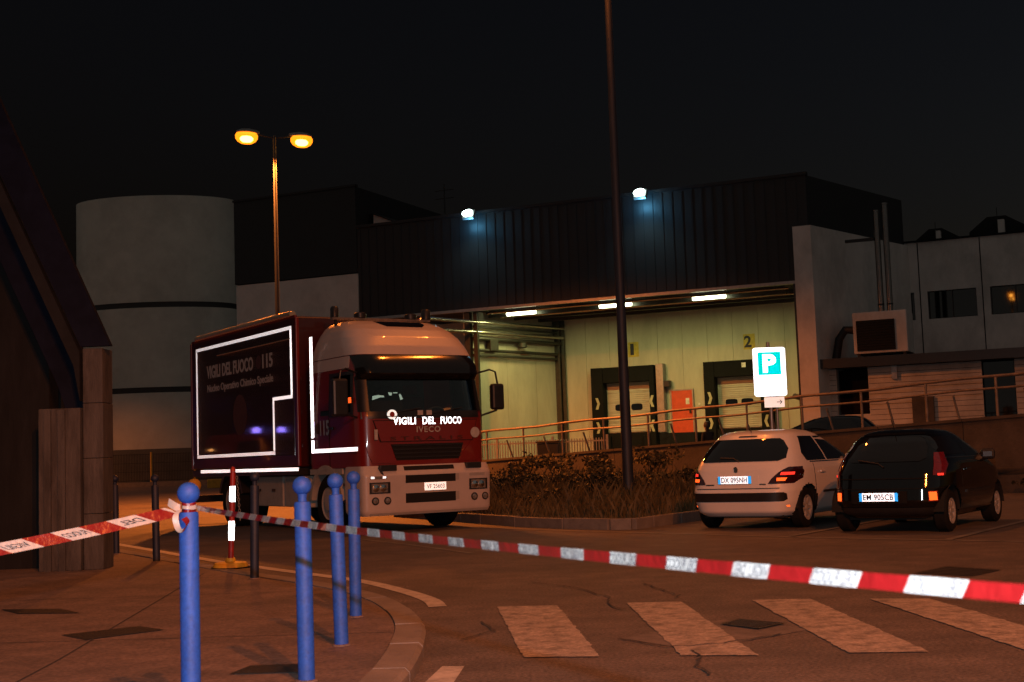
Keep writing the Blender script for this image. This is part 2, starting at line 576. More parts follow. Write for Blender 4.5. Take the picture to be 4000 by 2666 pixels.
class Shell:
    """body shell built from level contours (superellipse footprints): z, rear x, front x, half width, squareness"""

    def __init__(self, levels):
        self.L = levels

    def at(self, z):
        L = self.L
        if z <= L[0][0]:
            return L[0][1:]
        for i in range(len(L) - 1):
            a, b = L[i], L[i + 1]
            if z <= b[0]:
                t = (z - a[0]) / (b[0] - a[0])
                return tuple(a[k] + (b[k] - a[k]) * t for k in range(1, 5))
        return L[-1][1:]

    def ring(self, z, n):
        x0, x1, b, e = self.at(z)
        cx, a = (x0 + x1) / 2, (x1 - x0) / 2
        out = []
        for i in range(n):
            t = 2 * PI * (i + 0.5) / n
            c, s = math.cos(t), math.sin(t)
            q = 2 / e
            out.append((cx + a * math.copysign(abs(c) ** q, c), b * math.copysign(abs(s) ** q, s), z))
        return out

    def end(self, y, z, front=False, off=0.0):
        x0, x1, b, e = self.at(z)
        cx, a = (x0 + x1) / 2, (x1 - x0) / 2
        k = (1 - min(0.985, abs(y / b)) ** e) ** (1 / e)
        return Vector((cx + (a * k + off) * (1 if front else -1), y, z))

    def side(self, x, z, s, off=0.0):
        x0, x1, b, e = self.at(z)
        cx, a = (x0 + x1) / 2, (x1 - x0) / 2
        k = (1 - min(0.97, abs((x - cx) / a)) ** e) ** (1 / e)
        return Vector((x, s * (b * k + off), z))

    def mesh(self, dz=0.03, n=96, skip=None):
        zs = []
        z = self.L[0][0]
        brk = [l[0] for l in self.L]
        for i in range(len(brk) - 1):
            k = max(1, int(round((brk[i + 1] - brk[i]) / dz)))
            zs += [brk[i] + (brk[i + 1] - brk[i]) * j / k for j in range(k)]
        zs.append(brk[-1])
        mb = MB()
        vs = []
        for z in zs:
            vs += self.ring(z, n)
        fs = []
        for j in range(len(zs) - 1):
            for i in range(n):
                f = (j * n + i, j * n + (i + 1) % n, (j + 1) * n + (i + 1) % n, (j + 1) * n + i)
                if skip:
                    c = [sum(vs[k][q] for k in f) / 4 for q in range(3)]
                    if skip(*c):
                        continue
                fs.append(f)
        fs += [tuple(range(n - 1, -1, -1)), tuple(range((len(zs) - 1) * n, len(zs) * n))]
        return mb.add(vs, fs)


def patch(fn, rows, nu=8, nv=None, thick=0.012):
    """raised panel on a shell: rows = [(z, lo, hi), ...]; fn(q, z, off) -> point"""
    mb = MB()
    zz = []
    nv = nv or 3
    for i in range(len(rows) - 1):
        a, b = rows[i], rows[i + 1]
        for j in range(nv):
            t = j / nv
            zz.append(tuple(a[k] + (b[k] - a[k]) * t for k in range(3)))
    zz.append(rows[-1])
    for off in (thick, -0.01):
        mb.v += [tuple(fn(lo + (hi - lo) * i / nu, z, off)) for z, lo, hi in zz for i in range(nu + 1)]
    w, h = nu + 1, len(zz)
    N = w * h
    q = []
    for j in range(h - 1):
        for i in range(nu):
            a = j * w + i
            q.append((a, a + 1, a + 1 + w, a + w))
            q.append((N + a, N + a + w, N + a + 1 + w, N + a + 1))
    edge = [i for i in range(w)] + [j * w + w - 1 for j in range(1, h)] + [(h - 1) * w + i for i in range(w - 2, -1, -1)] + [j * w for j in range(h - 2, 0, -1)]
    for k in range(len(edge)):
        a, b = edge[k], edge[(k + 1) % len(edge)]
        q.append((a, b, N + b, N + a))
    mb.f = q
    mb.mi = [0] * len(q)
    return mb


def strip_path(pts, w):
    """quads along a ground polyline"""
    L, Rr = [], []
    P = [Vector((p[0], p[1])) for p in pts]
    for i, p in enumerate(P):
        d = (P[min(i + 1, len(P) - 1)] - P[max(i - 1, 0)]).normalized()
        nrm = Vector((-d.y, d.x))
        L.append(p + nrm * w / 2)
        Rr.append(p - nrm * w / 2)
    return L, Rr


def strip(pts, w, z):
    L, Rr = strip_path(pts, w)
    mb = MB()
    n = len(pts)
    mb.add([(p.x, p.y, z) for p in L] + [(p.x, p.y, z) for p in Rr], [(i, i + 1, n + i + 1, n + i) for i in range(n - 1)])
    return mb


def smooth_path(pts, k=6):
    out = []
    P = [Vector(p) for p in pts]
    for i in range(len(P) - 1):
        a, b, c, d = P[max(i - 1, 0)], P[i], P[i + 1], P[min(i + 2, len(P) - 1)]
        for j in range(k):
            t = j / k
            out.append(0.5 * ((2 * b) + (c - a) * t + (2 * a - 5 * b + 4 * c - d) * t * t + (3 * b - a - 3 * c + d) * t ** 3))
    out.append(P[-1])
    return out


# ================================================================== SETTING: ground, pavement, markings
g = MB()
g.sheet([(-400, -60), (400, -60), (400, 700), (-400, 700)], 0.0)
struct('road', g, 'asphalt')

K = [(-2.6, -3.0), (-1.25, 1.5), (-0.85, 4.2), (-0.64, 6.7), (-0.60, 7.56), (-0.61, 8.37), (-0.66, 9.14), (-0.83, 10.11), (-1.15, 11.17), (-1.74, 12.34), (-2.93, 14.23), (-5.52, 18.71), (-7.6, 22.4), (-12, 30.2)]
Ks = [(p.x, p.y) for p in smooth_path([(a, b, 0) for a, b in K], 8)]
Ki, Ko = strip_path(Ks, 0.0), None
# kerb stones: one every ~0.9 m along the curve, 0.2 m wide
cum = [0.0]
for i in range(1, len(Ks)):
    cum.append(cum[-1] + math.dist(Ks[i], Ks[i - 1]))


def along(s):
    for i in range(1, len(Ks)):
        if s <= cum[i]:
            t = (s - cum[i - 1]) / (cum[i] - cum[i - 1])
            a, b = Vector(Ks[i - 1]), Vector(Ks[i])
            d = (b - a).normalized()
            return a + (b - a) * t, Vector((-d.y, d.x))
    a, b = Vector(Ks[-2]), Vector(Ks[-1])
    d = (b - a).normalized()
    return b, Vector((-d.y, d.x))


KW = 0.2
inner = []
for i in range(0, 241):
    p, nn = along(cum[-1] * i / 240)
    inner.append(p + nn * (KW + 0.006))
pv = MB()
pv.sheet([(p.x, p.y) for p in inner] + [(-40, 40), (-40, -10), (-10, -10)], 0.092)
side_walk = struct('pavement', pv, 'paving')
s = 0.0
while s < cum[-1] - 1:
    ln = 0.95
    mb = MB()
    A = []
    for j in range(5):
        p, nn = along(s + 0.008 + (ln - 0.016) * j / 4)
        A.append((p, p + nn * KW))
    dzz = random.uniform(-0.004, 0.004)
    vs = []
    for p, q in A:
        e = (p - q).normalized()
        p2 = p - e * 0.025
        vs += [(p.x, p.y, -0.02), (p.x, p.y, 0.075 + dzz), (p2.x, p2.y, 0.1 + dzz), (q.x, q.y, 0.1 + dzz), (q.x, q.y, -0.02)]
    fs = []
    for j in range(4):
        for k in range(4):
            fs.append((j * 5 + k, j * 5 + k + 1, (j + 1) * 5 + k + 1, (j + 1) * 5 + k))
    fs += [(0, 1, 2, 3, 4), (20, 21, 22, 23, 24)]
    mb.add(vs, fs)
    obj('kerb_stone', mb, 'kerb_concrete', side_walk)
    s += ln
# pavement joints
for pts in ([(-5.0, 8.95), (-0.84, 8.72)], [(-4.5, 6.1), (-0.9, 6.3)], [(-6, 11.8), (-1.75, 11.7)], [(-2.6, 5.5), (-2.75, 8.0), (-3.3, 14.0)]):
    obj('pavement_joint', strip(pts, 0.012, 0.0955), 'joint', side_walk)

# painted markings
def marking(name, poly, m='road_paint', z=0.004):
    mb = MB()
    mb.sheet(poly, z)
    return struct(name, mb, m)


for k, q in enumerate([[(-0.19, 10.78), (0.29, 10.70), (0.45, 7.97), (0.0, 8.05)], [(0.84, 10.72), (1.27, 10.66), (1.36, 7.80), (0.93, 7.9)],
                       [(1.82, 10.62), (2.27, 10.56), (2.32, 7.72), (1.88, 7.78)], [(2.7, 10.42), (3.12, 10.3), (3.28, 7.5), (2.85, 7.6)],
                       [(3.62, 10.25), (4.06, 10.15), (4.2, 7.4), (3.75, 7.45)]]):
    e_ = []
    for i_ in range(4):
        a_, b_ = Vector(q[i_]), Vector(q[(i_ + 1) % 4])
        m_ = int((b_ - a_).length / 0.035)
        nn_ = Vector((-(b_ - a_).y, (b_ - a_).x)).normalized()
        w_ = 0.0
        for j_ in range(m_):
            w_ = 0.6 * w_ + random.gauss(0, 0.0028)
            v_ = a_.lerp(b_, j_ / m_) + nn_ * (w_ + random.choice((0, 0, 0, 0, 0, 0, 0.008)))
            e_.append((v_.x, v_.y))
    marking('crossing_stripe', e_, z=0.0075)
wl_pts = smooth_path([(-10.0, 27.8, 0), (-6.3, 21.35, 0), (-3.97, 17.25, 0), (-2.59, 15.05, 0), (-1.65, 13.6, 0), (-1.08, 12.35, 0), (-0.78, 11.5, 0), (-0.68, 10.95, 0)], 6)
struct('edge_line', strip(wl_pts, 0.15, 0.005), 'line_paint')
marking('edge_dash', [(-0.47, 7.82), (-0.34, 7.80), (-0.40, 6.9), (-0.58, 6.9)], 'line_paint')
struct('bay_line', strip([(-0.7, 23.0), (0.93, 20.85), (1.86, 19.85), (3.82, 17.6), (5.9, 15.6), (9.0, 12.7)], 0.11, 0.005), 'thin_line_paint')
for a, b in (((3.66, 18.0), (6.9, 22.8)), ((5.2, 16.3), (8.6, 21.3)), ((7.0, 14.7), (10.4, 19.7))):
    struct('bay_line', strip([a, b], 0.11, 0.0092), 'thin_line_paint')
struct('lane_line', strip([(-2.44, 20.75), (-1.5, 18.9), (-0.62, 16.92)], 0.08, 0.005), 'thin_line_paint')
# repair patch round the grating, cracks
marking('road_patch', [(0.62, 8.72), (1.42, 9.5), (1.9, 8.85), (1.05, 8.12)], 'patch_concrete', 0.0035)
for pts in ([(0.1, 12.73), (0.35, 12.3), (0.52, 12.0), (0.73, 11.16), (0.70, 10.6), (0.79, 10.2)], [(0.63, 8.70), (0.80, 8.40), (0.90, 8.24), (1.29, 8.33), (1.76, 8.72)],
            [(1.12, 12.22), (1.22, 11.6), (1.31, 11.14), (1.25, 10.9)], [(1.0, 8.1), (1.02, 7.8), (0.95, 7.5), (1.0, 7.1)], [(-0.4, 8.9), (-0.2, 9.3), (-0.3, 9.9)]):
    pp = []
    for i in range(len(pts) - 1):
        for j in range(6):
            t = j / 6
            pp.append((pts[i][0] + (pts[i + 1][0] - pts[i][0]) * t + random.uniform(-.02, .02), pts[i][1] + (pts[i + 1][1] - pts[i][1]) * t + random.uniform(-.03, .03)))
    struct('road_crack', strip(pp, 0.015, 0.0115), 'crack')


def drain(poly, z, label, bars=0):
    cx = sum(p[0] for p in poly) / 4
    cy = sum(p[1] for p in poly) / 4
    t = thing('drain_cover', label, 'drain cover', (cx, cy, z), 0, 'iron covers set in the ground')
    P = [Vector((p[0] - cx, p[1] - cy)) for p in poly]
    mb = MB()
    for i in range(4):
        a, b = P[i], P[(i + 1) % 4]
        ai, bi = a * 0.92, b * 0.92
        mb.add([(a.x, a.y, 0.006), (b.x, b.y, 0.006), (bi.x, bi.y, 0.006), (ai.x, ai.y, 0.006)], [(0, 1, 2, 3)])
    obj('frame', mb, 'iron', t)
    mb = MB()
    mb.prism([(p.x * 0.91, p.y * 0.91) for p in P], -0.002, 0.0055)
    obj('plate', mb, 'iron', t)
    for k in range(bars):
        t0, t1 = (k + 0.25) / bars, (k + 0.75) / bars
        q = [P[0].lerp(P[1], t0), P[0].lerp(P[1], t1), P[3].lerp(P[2], t1), P[3].lerp(P[2], t0)]
        mb = MB()
        mb.prism([(v.x * 0.84, v.y * 0.84) for v in q], 0.0056, 0.009)
        obj('bar', mb, 'iron', t)
    return t


drain([(-4.27, 11.02), (-3.74, 10.91), (-3.45, 10.53), (-3.98, 10.64)], 0.092, 'dark iron cover in the pavement, cut by the left edge of the picture')
drain([(-3.14, 9.17), (-2.71, 9.52), (-2.46, 9.26), (-2.87, 8.86)], 0.092, 'dark iron cover in the middle of the pavement, left of the tied bollard')
drain([(-1.57, 7.2), (-1.51, 7.48), (-1.16, 7.48), (-1.20, 7.18)], 0.092, 'dark iron cover in the pavement behind the second bollard from the front')
drain([(1.35, 9.20), (1.52, 9.44), (1.79, 9.12), (1.56, 8.88)], 0.010, 'small square grating in the repair patch beside the second zebra stripe', 6)
drain([(3.62, 12.35), (4.1, 12.9), (4.42, 12.35), (4.0, 11.88)], 0.001, 'dark iron manhole cover on the road under the barrier tape', 5)

# planted island with kerb
isl = [(-2.6, 28.6), (-0.62, 24.25), (0.0, 22.9), (0.77, 21.75), (1.45, 21.02), (1.78, 20.92), (2.1, 21.35), (3.2, 23.1), (5.2, 26.1), (8.6, 30.4), (11.5, 29.9), (-0.95, 43.9), (-4, 44)]
mb = MB()
nI = len(isl)
vs = [(a, b, 0.14 if i < 9 else (0.55 if i != 8 else 0.3)) for i, (a, b) in enumerate(isl)]
mb.add(vs, [tuple(range(nI))])
soil = obj('planting_bed', mb, 'soil')
soil['kind'] = 'structure'
Kp = isl[:10]
for i in range(len(Kp) - 1):
    a, b = Vector(Kp[i]), Vector(Kp[i + 1])
    L = (b - a).length
    n = max(1, int(round(L / 1.0)))
    d = (b - a).normalized()
    nn = Vector((-d.y, d.x))
    for k in range(n):
        p, q = a + (b - a) * (k / n) + d * 0.006, a + (b - a) * ((k + 1) / n) - d * 0.006
        o_, i_ = -nn * 0.07, nn * 0.07
        mb = MB()
        mb.prism([tuple(p + o_), tuple(q + o_), tuple(q + i_), tuple(p + i_)], -0.01, 0.17 + random.uniform(-.006, .006))
        obj('kerb_stone', mb, 'kerb_concrete', soil, bevel=0.01)

# loading yard behind the retaining wall, raised above the road
mb = MB()
yd = [(-1.1, 44.3, 0.42), (11.4, 30.3, 0.5), (22, 18.5, 0.6), (60, 30, 0.9), (40, 80, 0.95), (-14, 80, 0.95), (-7, 62, 0.9)]
mb.add(yd, [tuple(range(len(yd)))])
mb.add([(-1.1, 44.3, -0.1), (-7, 62, -0.1), (-14, 80, -0.1), (-1.1, 44.3, 0.42), (-7, 62, 0.9), (-14, 80, 0.95)], [(0, 1, 4, 3), (1, 2, 5, 4)])
struct('loading_yard', mb, 'asphalt_old')

# ================================================================== LAMP POSTS
def lamp_post(name, label, loc, rz, power=1.0, cone=166):
    t = thing(name, label, 'lamp post', loc, rz, 'twin-headed street lamps')
    mb = MB()
    mb.cyl((0, 0, 0), (0, 0, 12.0), 0.105, 0.05, 16)
    obj('pole', mb, 'pole_steel', t, smooth=True)
    mb = MB()
    mb.cyl((0, 0, 0), (0, 0, 0.5), 0.14, 0.13, 16)
    obj('base_sleeve', mb, 'pole_steel', t, smooth=True)
    mb = MB()
    mb.tube([(-0.62, 0, 12.03), (-0.3, 0, 11.97), (0, 0, 11.94), (0.3, 0, 11.97), (0.62, 0, 12.03)], 0.035)
    obj('cross_arm', mb, 'pole_steel', t, smooth=True)
    for sx in (-1, 1):
        hd = MB()
        prof = [(0.5, 0.06, 0.05), (0.62, 0.12, 0.09), (0.85, 0.17, 0.12), (1.1, 0.16, 0.10), (1.25, 0.05, 0.04)]
        rings = []
        for x, w, h in prof:
            for k in range(12):
                a = 2 * PI * k / 12
                rings.append((sx * x, w * math.cos(a), 12.06 + max(-0.03, h * math.sin(a))))
        fs = []
        for i in range(len(prof) - 1):
            for k in range(12):
                fs.append((i * 12 + k, i * 12 + (k + 1) % 12, (i + 1) * 12 + (k + 1) % 12, (i + 1) * 12 + k))
        fs += [tuple(range(12)), tuple(range(48, 60))]
        hd.add(rings, fs)
        h = obj('lamp_head', hd, 'lamp_grey', t, smooth=True)
        ln = MB()
        ln.lathe([(0.002, -0.36), (0.12, -0.34), (0.2, -0.27), (0.245, -0.17), (0.25, -0.08), (0.22, 0.0)], 20, (0, 0, 0))
        ln.v = [(sx * 0.92 + x * 1.5, y, 12.02 + z) for x, y, z in ln.v]
        obj('lens', ln, 'sodium_lens', h, smooth=True)
        ar = MB()
        ar.lathe([(0.002, -0.16), (0.10, -0.135), (0.155, -0.06), (0.16, 0.02), (0.12, 0.09), (0.002, 0.13)], 16)
        ar.v = [(sx * 0.92 + x * 1.35, y * 0.8, 11.84 + z * 0.8) for x, y, z in ar.v]
        obj('arc_tube', ar, 'sodium_arc', h, smooth=True)
        lamp('sodium_bulb', 'SPOT', LAMP_W * power, SODIUM, h, (sx * 0.92, 0, 11.6), (0, R(-sx * 8), 0), spot_size=R(cone), spot_blend=0.35, shadow_soft_size=0.14)
    return t


lamp_post('street_lamp', 'lit orange twin-headed street lamp standing behind the fire truck', (-7.60, 43, 0), R(24), 0.8, 144)
lamp_post('street_lamp', 'tall dark lamp post on the planted island, its heads above the picture', (2.05, 24.6, 0.1), R(60), 0.06, 138)
lamp_post('street_lamp', 'lit orange twin-headed street lamp behind the photographer', (5.0, -8.0, 0), R(35), 0.9)
lamp_post('street_lamp', 'far lit orange street lamp left of the picture, near the round tower', (-38, 80, 0), R(10), 0.28, 140)

# ================================================================== WAREHOUSE (local x along the front, y away, z up)
BA = R(-24.5)
BO = (-2.0, 57.2, 0)
wh = thing('warehouse', 'dark clad warehouse with a lit loading recess and two numbered dock doors', 'warehouse', BO, BA)
# dark upper volume (overhang)
DV = 7.9
ex = 0.314   # side walls lean outwards by this per metre of depth
mb = MB()
front = [(-5.3, 0), (14.98, 0), (14.98 + ex * DV, DV), (-5.3 + ex * DV, DV)]
mb.prism(front, 7.62, 11.72)
obj('upper_cladding', mb, 'dark_cladding', wh)
mb = MB()
x = -5.15
while x < 14.9:
    mb.b(x - 0.02, x + 0.02, -0.022, -0.002, 7.64, 11.66)
    x += 0.42
obj('cladding_ribs', mb, 'rib_metal', wh, kind='stuff')
mb = MB()
mb.b(-5.35, 15.05, -0.1, 0.15, 11.722, 11.84)
obj('parapet_cap', mb, 'rib_metal', wh)
mb = MB()
mb.b(-5.3, 14.4, -0.07, 0.12, 7.50, 7.618)
obj('eaves_trim', mb, 'galvanised', wh)
# soffit beams
for y in (1.6, 3.2, 4.8):
    mb = MB()
    mb.b(-0.1 + ex * y, 13.6, y - 0.09, y + 0.09, 7.32, 7.62)
    obj('soffit_beam', mb, 'pipe_dark', wh)
for z, y in ((7.46, 0.9), (7.40, 2.4)):
    mb = MB()
    mb.tube([(0.6, y, z), (13.9, y, z)], 0.045)
    obj('cable_tray', mb, 'pipe_metal', wh)
# dock wall at y=6 as upright panels, openings left for the doors
DY = 6.0
x = 2.05
k = 0
while x < 13.2:
    w = min(1.16, 13.3 - x)
    for z0, z1 in ((0.9, 7.55),):
        mb = MB()
        mb.b(x + 0.006, x + w - 0.006, DY, DY + 0.12, z0, z1)
        obj('wall_panel', mb, 'dock_panel', wh)
    x += 1.16
mb = MB()
mb.b(1.9, 13.5, DY + 0.13, DY + 0.3, 0.8, 7.6)
obj('wall_backing', mb, 'rib_metal', wh)
# left return wall of the recess, from (0,0) to (1.95,6)
lw = [(0.05, 0.4), (0.75, 2.55), (1.35, 4.4), (1.93, 6.0)]
for i in range(3):
    a, b = Vector(lw[i]), Vector(lw[i + 1])
    d = (b - a).normalized()
    nn = Vector((-d.y, d.x))
    a2, b2 = a + d * 0.006, b - d * 0.006
    mb = MB()
    mb.prism([tuple(a2), tuple(b2), tuple(b2 + nn * 0.14), tuple(a2 + nn * 0.14)], 0.9, 6.55)
    obj('wall_panel', mb, 'dock_panel', wh)
    mb = MB()
    mb.prism([tuple(a2 + nn * 0.3), tuple(b2 + nn * 0.3), tuple(b2 + nn * 0.44), tuple(a2 + nn * 0.44)], 6.5, 7.6)
    obj('wall_panel', mb, 'dock_panel', wh)
mb = MB()
mb.b(-5.2, 0.0, 4.4, 4.6, 0.9, 7.55)
obj('rear_wall', mb, 'dock_panel', wh)
# steel posts and pipes on the return wall
for px, py, r in ((0.02, 0.25, 0.13), (0.35, 0.35, 0.09), (1.85, 5.75, 0.13), (2.15, 5.82, 0.07), (2.02, 5.6, 0.05)):
    mb = MB()
    mb.b(px - r, px + r, py - r, py + r, 0.9, 7.5)
    obj('steel_post', mb, 'pipe_dark', wh)


def wallpt(t, off, z):
    a, b = Vector((0.05, 0.4)), Vector((1.93, 6.0))
    d = (b - a).normalized()
    nn = Vector((d.y, -d.x))
    p = a + (b - a) * t + nn * off
    return (p.x, p.y, z)


for z, off, r, m in ((7.05, 0.35, 0.075, 'pipe_metal'), (6.62, 0.3, 0.085, 'pipe_metal'), (6.85, 0.18, 0.04, 'pipe_dark'), (6.35, 0.2, 0.09, 'pipe_dark'), (5.85, 0.16, 0.07, 'pipe_dark'), (5.62, 0.14, 0.06, 'pipe_dark')):
    mb = MB()
    ext = -0.55 if m == 'pipe_metal' else 0.0
    mb.tube([wallpt(ext, off, z + 0.02), wallpt(0.5, off, z), wallpt(0.98, off, z - 0.02)], r, 10)
    obj('pipe', mb, m, wh, smooth=True)
mb = MB()
mb.tube([wallpt(-0.55, 0.35, 7.07), wallpt(-0.56, 0.35, 6.9), wallpt(-0.55, 0.3, 6.64)], 0.05)
obj('pipe_bend', mb, 'pipe_metal', wh, smooth=True)
mb = MB()
mb.lathe([(0.12, -0.12), (0.2, -0.08), (0.2, 0.1), (0.1, 0.16)], 16, wallpt(0.5, 0.34, 6.15))
obj('valve', mb, 'pipe_dark', wh, smooth=True)
mb = MB()
mb.box(wallpt(0.2, 0.15, 6.1), (0.5, 0.3, 0.5), (0, 0, R(70)))
obj('junction_box', mb, 'pipe_dark', wh, bevel=0.02)


# dock doors
def dock(u0, u1, wtop, zin, in0, in1, num):
    d = DY
    fr = MB()
    fr.b(u0, in0, d - 0.55, d - 0.003, 1.2, wtop)
    obj('dock_shelter_side', fr, 'rubber', wh, bevel=0.02)
    fr = MB()
    fr.b(in1, u1, d - 0.55, d - 0.003, 1.2, wtop)
    obj('dock_shelter_side', fr, 'rubber', wh, bevel=0.02)
    fr = MB()
    fr.b(in0 + 0.003, in1 - 0.003, d - 0.53, d - 0.003, zin, wtop - 0.004)
    obj('dock_shelter_head', fr, 'rubber', wh, bevel=0.02)
    n = 5
    hh = (zin - 2.12) / n
    for k in range(n):
        dr = MB()
        dr.b(in0 + 0.02, in1 - 0.02, d - 0.06, d - 0.004, 2.12 + k * hh + 0.006, 2.12 + (k + 1) * hh - 0.006)
        pn = obj('door_section', dr, 'dock_door', wh)
        if k == 2:
            for cx in ((in0 * 0.70 + in1 * 0.30), (in0 * 0.35 + in1 * 0.65)):
                ww = MB()
                pts = []
                for a in range(20):
                    t = 2 * PI * a / 20
                    pts.append((cx + 0.27 * math.copysign(abs(math.cos(t)) ** 0.5, math.cos(t)), 2.12 + 2.5 * hh + 0.15 * math.copysign(abs(math.sin(t)) ** 0.5, math.sin(t))))
                ww.prism(pts, d - 0.075, d - 0.062, 'y')
                obj('vision_panel', ww, 'car_glass', pn)
    bp = MB()
    bp.b(in0 + 0.02, in1 - 0.02, d - 0.5, d - 0.01, 1.15, 2.08)
    obj('dock_leveller', bp, 'rubber', wh)
    for cx in (in0 + 0.2, in1 - 0.2):
        bb = MB()
        bb.b(cx - 0.12, cx + 0.12, d - 0.66, d - 0.51, 1.35, 1.95)
        obj('dock_bumper', bb, 'rubber', wh, bevel=0.02)
    for cx, sg in (((u0 + in0) / 2, 1), ((u1 + in1) / 2, -1)):
        for z in (3.45, 2.35):
            cv = MB()
            pts = [(-0.09, 0.26), (0.03, 0.26), (0.12, 0.0), (0.03, -0.26), (-0.09, -0.26), (0.0, 0.0)]
            cv.prism([(cx + sg * a, z + b) for a, b in pts], d - 0.562, d - 0.552, 'y')
            obj('chevron_mark', cv, 'pale_yellow', wh)


dock(3.6, 6.62, 5.08, 4.37, 4.17, 6.38, '1')
dock(8.92, 11.9, 5.05, 4.35, 9.4, 11.42, '2')
for ux, s_ in ((5.47, '1'), (10.85, '2')):
    mb = MB()
    mb.b(ux - 0.2, ux + 0.32, DY - 0.012, DY - 0.003, 5.52, 6.2)
    pl = obj('number_plate', mb, 'yellow_mark', wh)
    letters('numeral', s_, 'ink', pl, (ux, DY - 0.018, 5.87), (1, 0, 0), (0, 0, 1), 0.17 if s_ == '1' else 0.33, 0.52, 0.03)
mb = MB()
mb.b(6.68, 7.02, DY - 0.42, DY - 0.003, 2.05, 5.12)
obj('service_duct', mb, 'galvanised', wh, bevel=0.01)
mb = MB()
mb.b(7.27, 8.22, DY - 0.07, DY - 0.003, 2.0, 3.87)
rd = obj('door', mb, 'red_door_paint', wh, label='red steel door between the two docks')
mb = MB()
mb.b(7.92, 8.08, DY - 0.078, DY - 0.072, 3.25, 3.52)
obj('notice', mb, 'paper', rd)
mb = MB()
mb.b(8.08, 8.16, DY - 0.13, DY - 0.071, 2.85, 2.98)
obj('handle', mb, 'black_trim', rd)
for a, b, c, d_ in ((7.21, 7.268, 2.0, 3.93), (8.222, 8.28, 2.0, 3.93), (7.27, 8.22, 3.875, 3.93)):
    mb = MB()
    mb.b(a, b, DY - 0.09, DY - 0.003, c, d_)
    obj('door_frame', mb, 'galvanised', wh)
mb = MB()
mb.b(7.0, 8.6, DY - 1.2, DY - 0.01, 0.85, 1.99)
obj('landing', mb, 'concrete_dark', wh)
mb = MB()
mb.b(7.0, 7.3, DY - 0.4, DY - 0.08, 4.05, 4.35)
obj('siren_box', mb, 'black_trim', wh, bevel=0.03)
mb = MB()
mb.b(8.48, 8.56, DY - 0.03, DY - 0.003, 3.18, 3.28)
obj('switch_box', mb, 'paper', wh)
mb = MB()
mb.b(10.66, 10.84, DY - 0.57, DY - 0.551, 4.72, 4.92)
obj('lamp_plate', mb, 'paper', wh)
mb = MB()
mb.tube([(13.0, DY - 0.1, 3.3), (12.9, DY - 0.5, 3.35)], 0.12, 10)
obj('camera_housing', mb, 'black_trim', wh)
# fluorescent fittings under the overhang
for u0, u1 in ((1.46, 2.81), (5.79, 7.2), (9.88, 11.25)):
    t = thing('fluorescent_light', {1: 'lit tube light under the overhang, nearest the truck', 5: 'lit tube light under the overhang, crossed by the tall pole', 9: 'lit tube light under the overhang, farthest from the truck'}[int(u0)], 'light', BO, BA, 'tube lights under the overhang')
    mb = MB()
    mb.b(u0 - 0.05, u1 + 0.05, 1.05, 1.35, 7.46, 7.6)
    obj('housing', mb, 'lamp_grey', t)
    mb = MB()
    mb.tube([(u0, 1.2, 7.40), (u1, 1.2, 7.40)], 0.09, 12)
    obj('tube', mb, 'tube_lens', t, smooth=True)
    lamp('tube_glow', 'AREA', 72 if u0 < 3 else 165, (1.0, 0.95, 0.33), t, ((u0 + u1) / 2, 1.2, 7.28), (0, 0, 0), shape='RECTANGLE', size=u1 - u0, size_y=0.3)
# floodlights on the parapet
for i, (u, en) in enumerate(((0.55, 45), (8.36, 60))):
    t = thing('floodlight', ('lit white floodlight on the roof edge above the truck', 'lit white floodlight on the roof edge beside the tall pole')[i], 'floodlight', BO, BA, 'floodlights on the roof edge')
    mb = MB()
    mb.box((u, -0.40, 11.64), (0.54, 0.16, 0.42), (R(-35), 0, 0))
    obj('housing', mb, 'lamp_grey', t, bevel=0.02)
    mb = MB()
    mb.lathe([(0.02, 0), (0.16, 0.02), (0.235, 0.05), (0.25, 0.1)], 18)
    e = Euler((R(-32), 0, 0)).to_matrix()
    mb.v = [tuple(e @ Vector((x, -0.13 + z * -0.5, y * 0.75)) + Vector((u, -0.42, 11.62))) for x, y, z in mb.v]
    obj('lens', mb, 'flood_lens', t, smooth=True)
    mb = MB()
    mb.tube([(u, -0.02, 11.75), (u, -0.3, 11.72)], 0.03)
    obj('bracket', mb, 'lamp_grey', t)
    lamp('flood_bulb', 'SPOT', en * 4, (0.55, 0.92, 1.0), t, (u, -0.62, 11.45), (R(-20), 0, 0), spot_size=R(130), spot_blend=0.9, shadow_soft_size=0.12)
    lamp('flood_spill', 'POINT', en * 0.75, (0.16, 0.60, 1.0), t, (u + 0.05, -0.42, 11.2), shadow_soft_size=0.08)

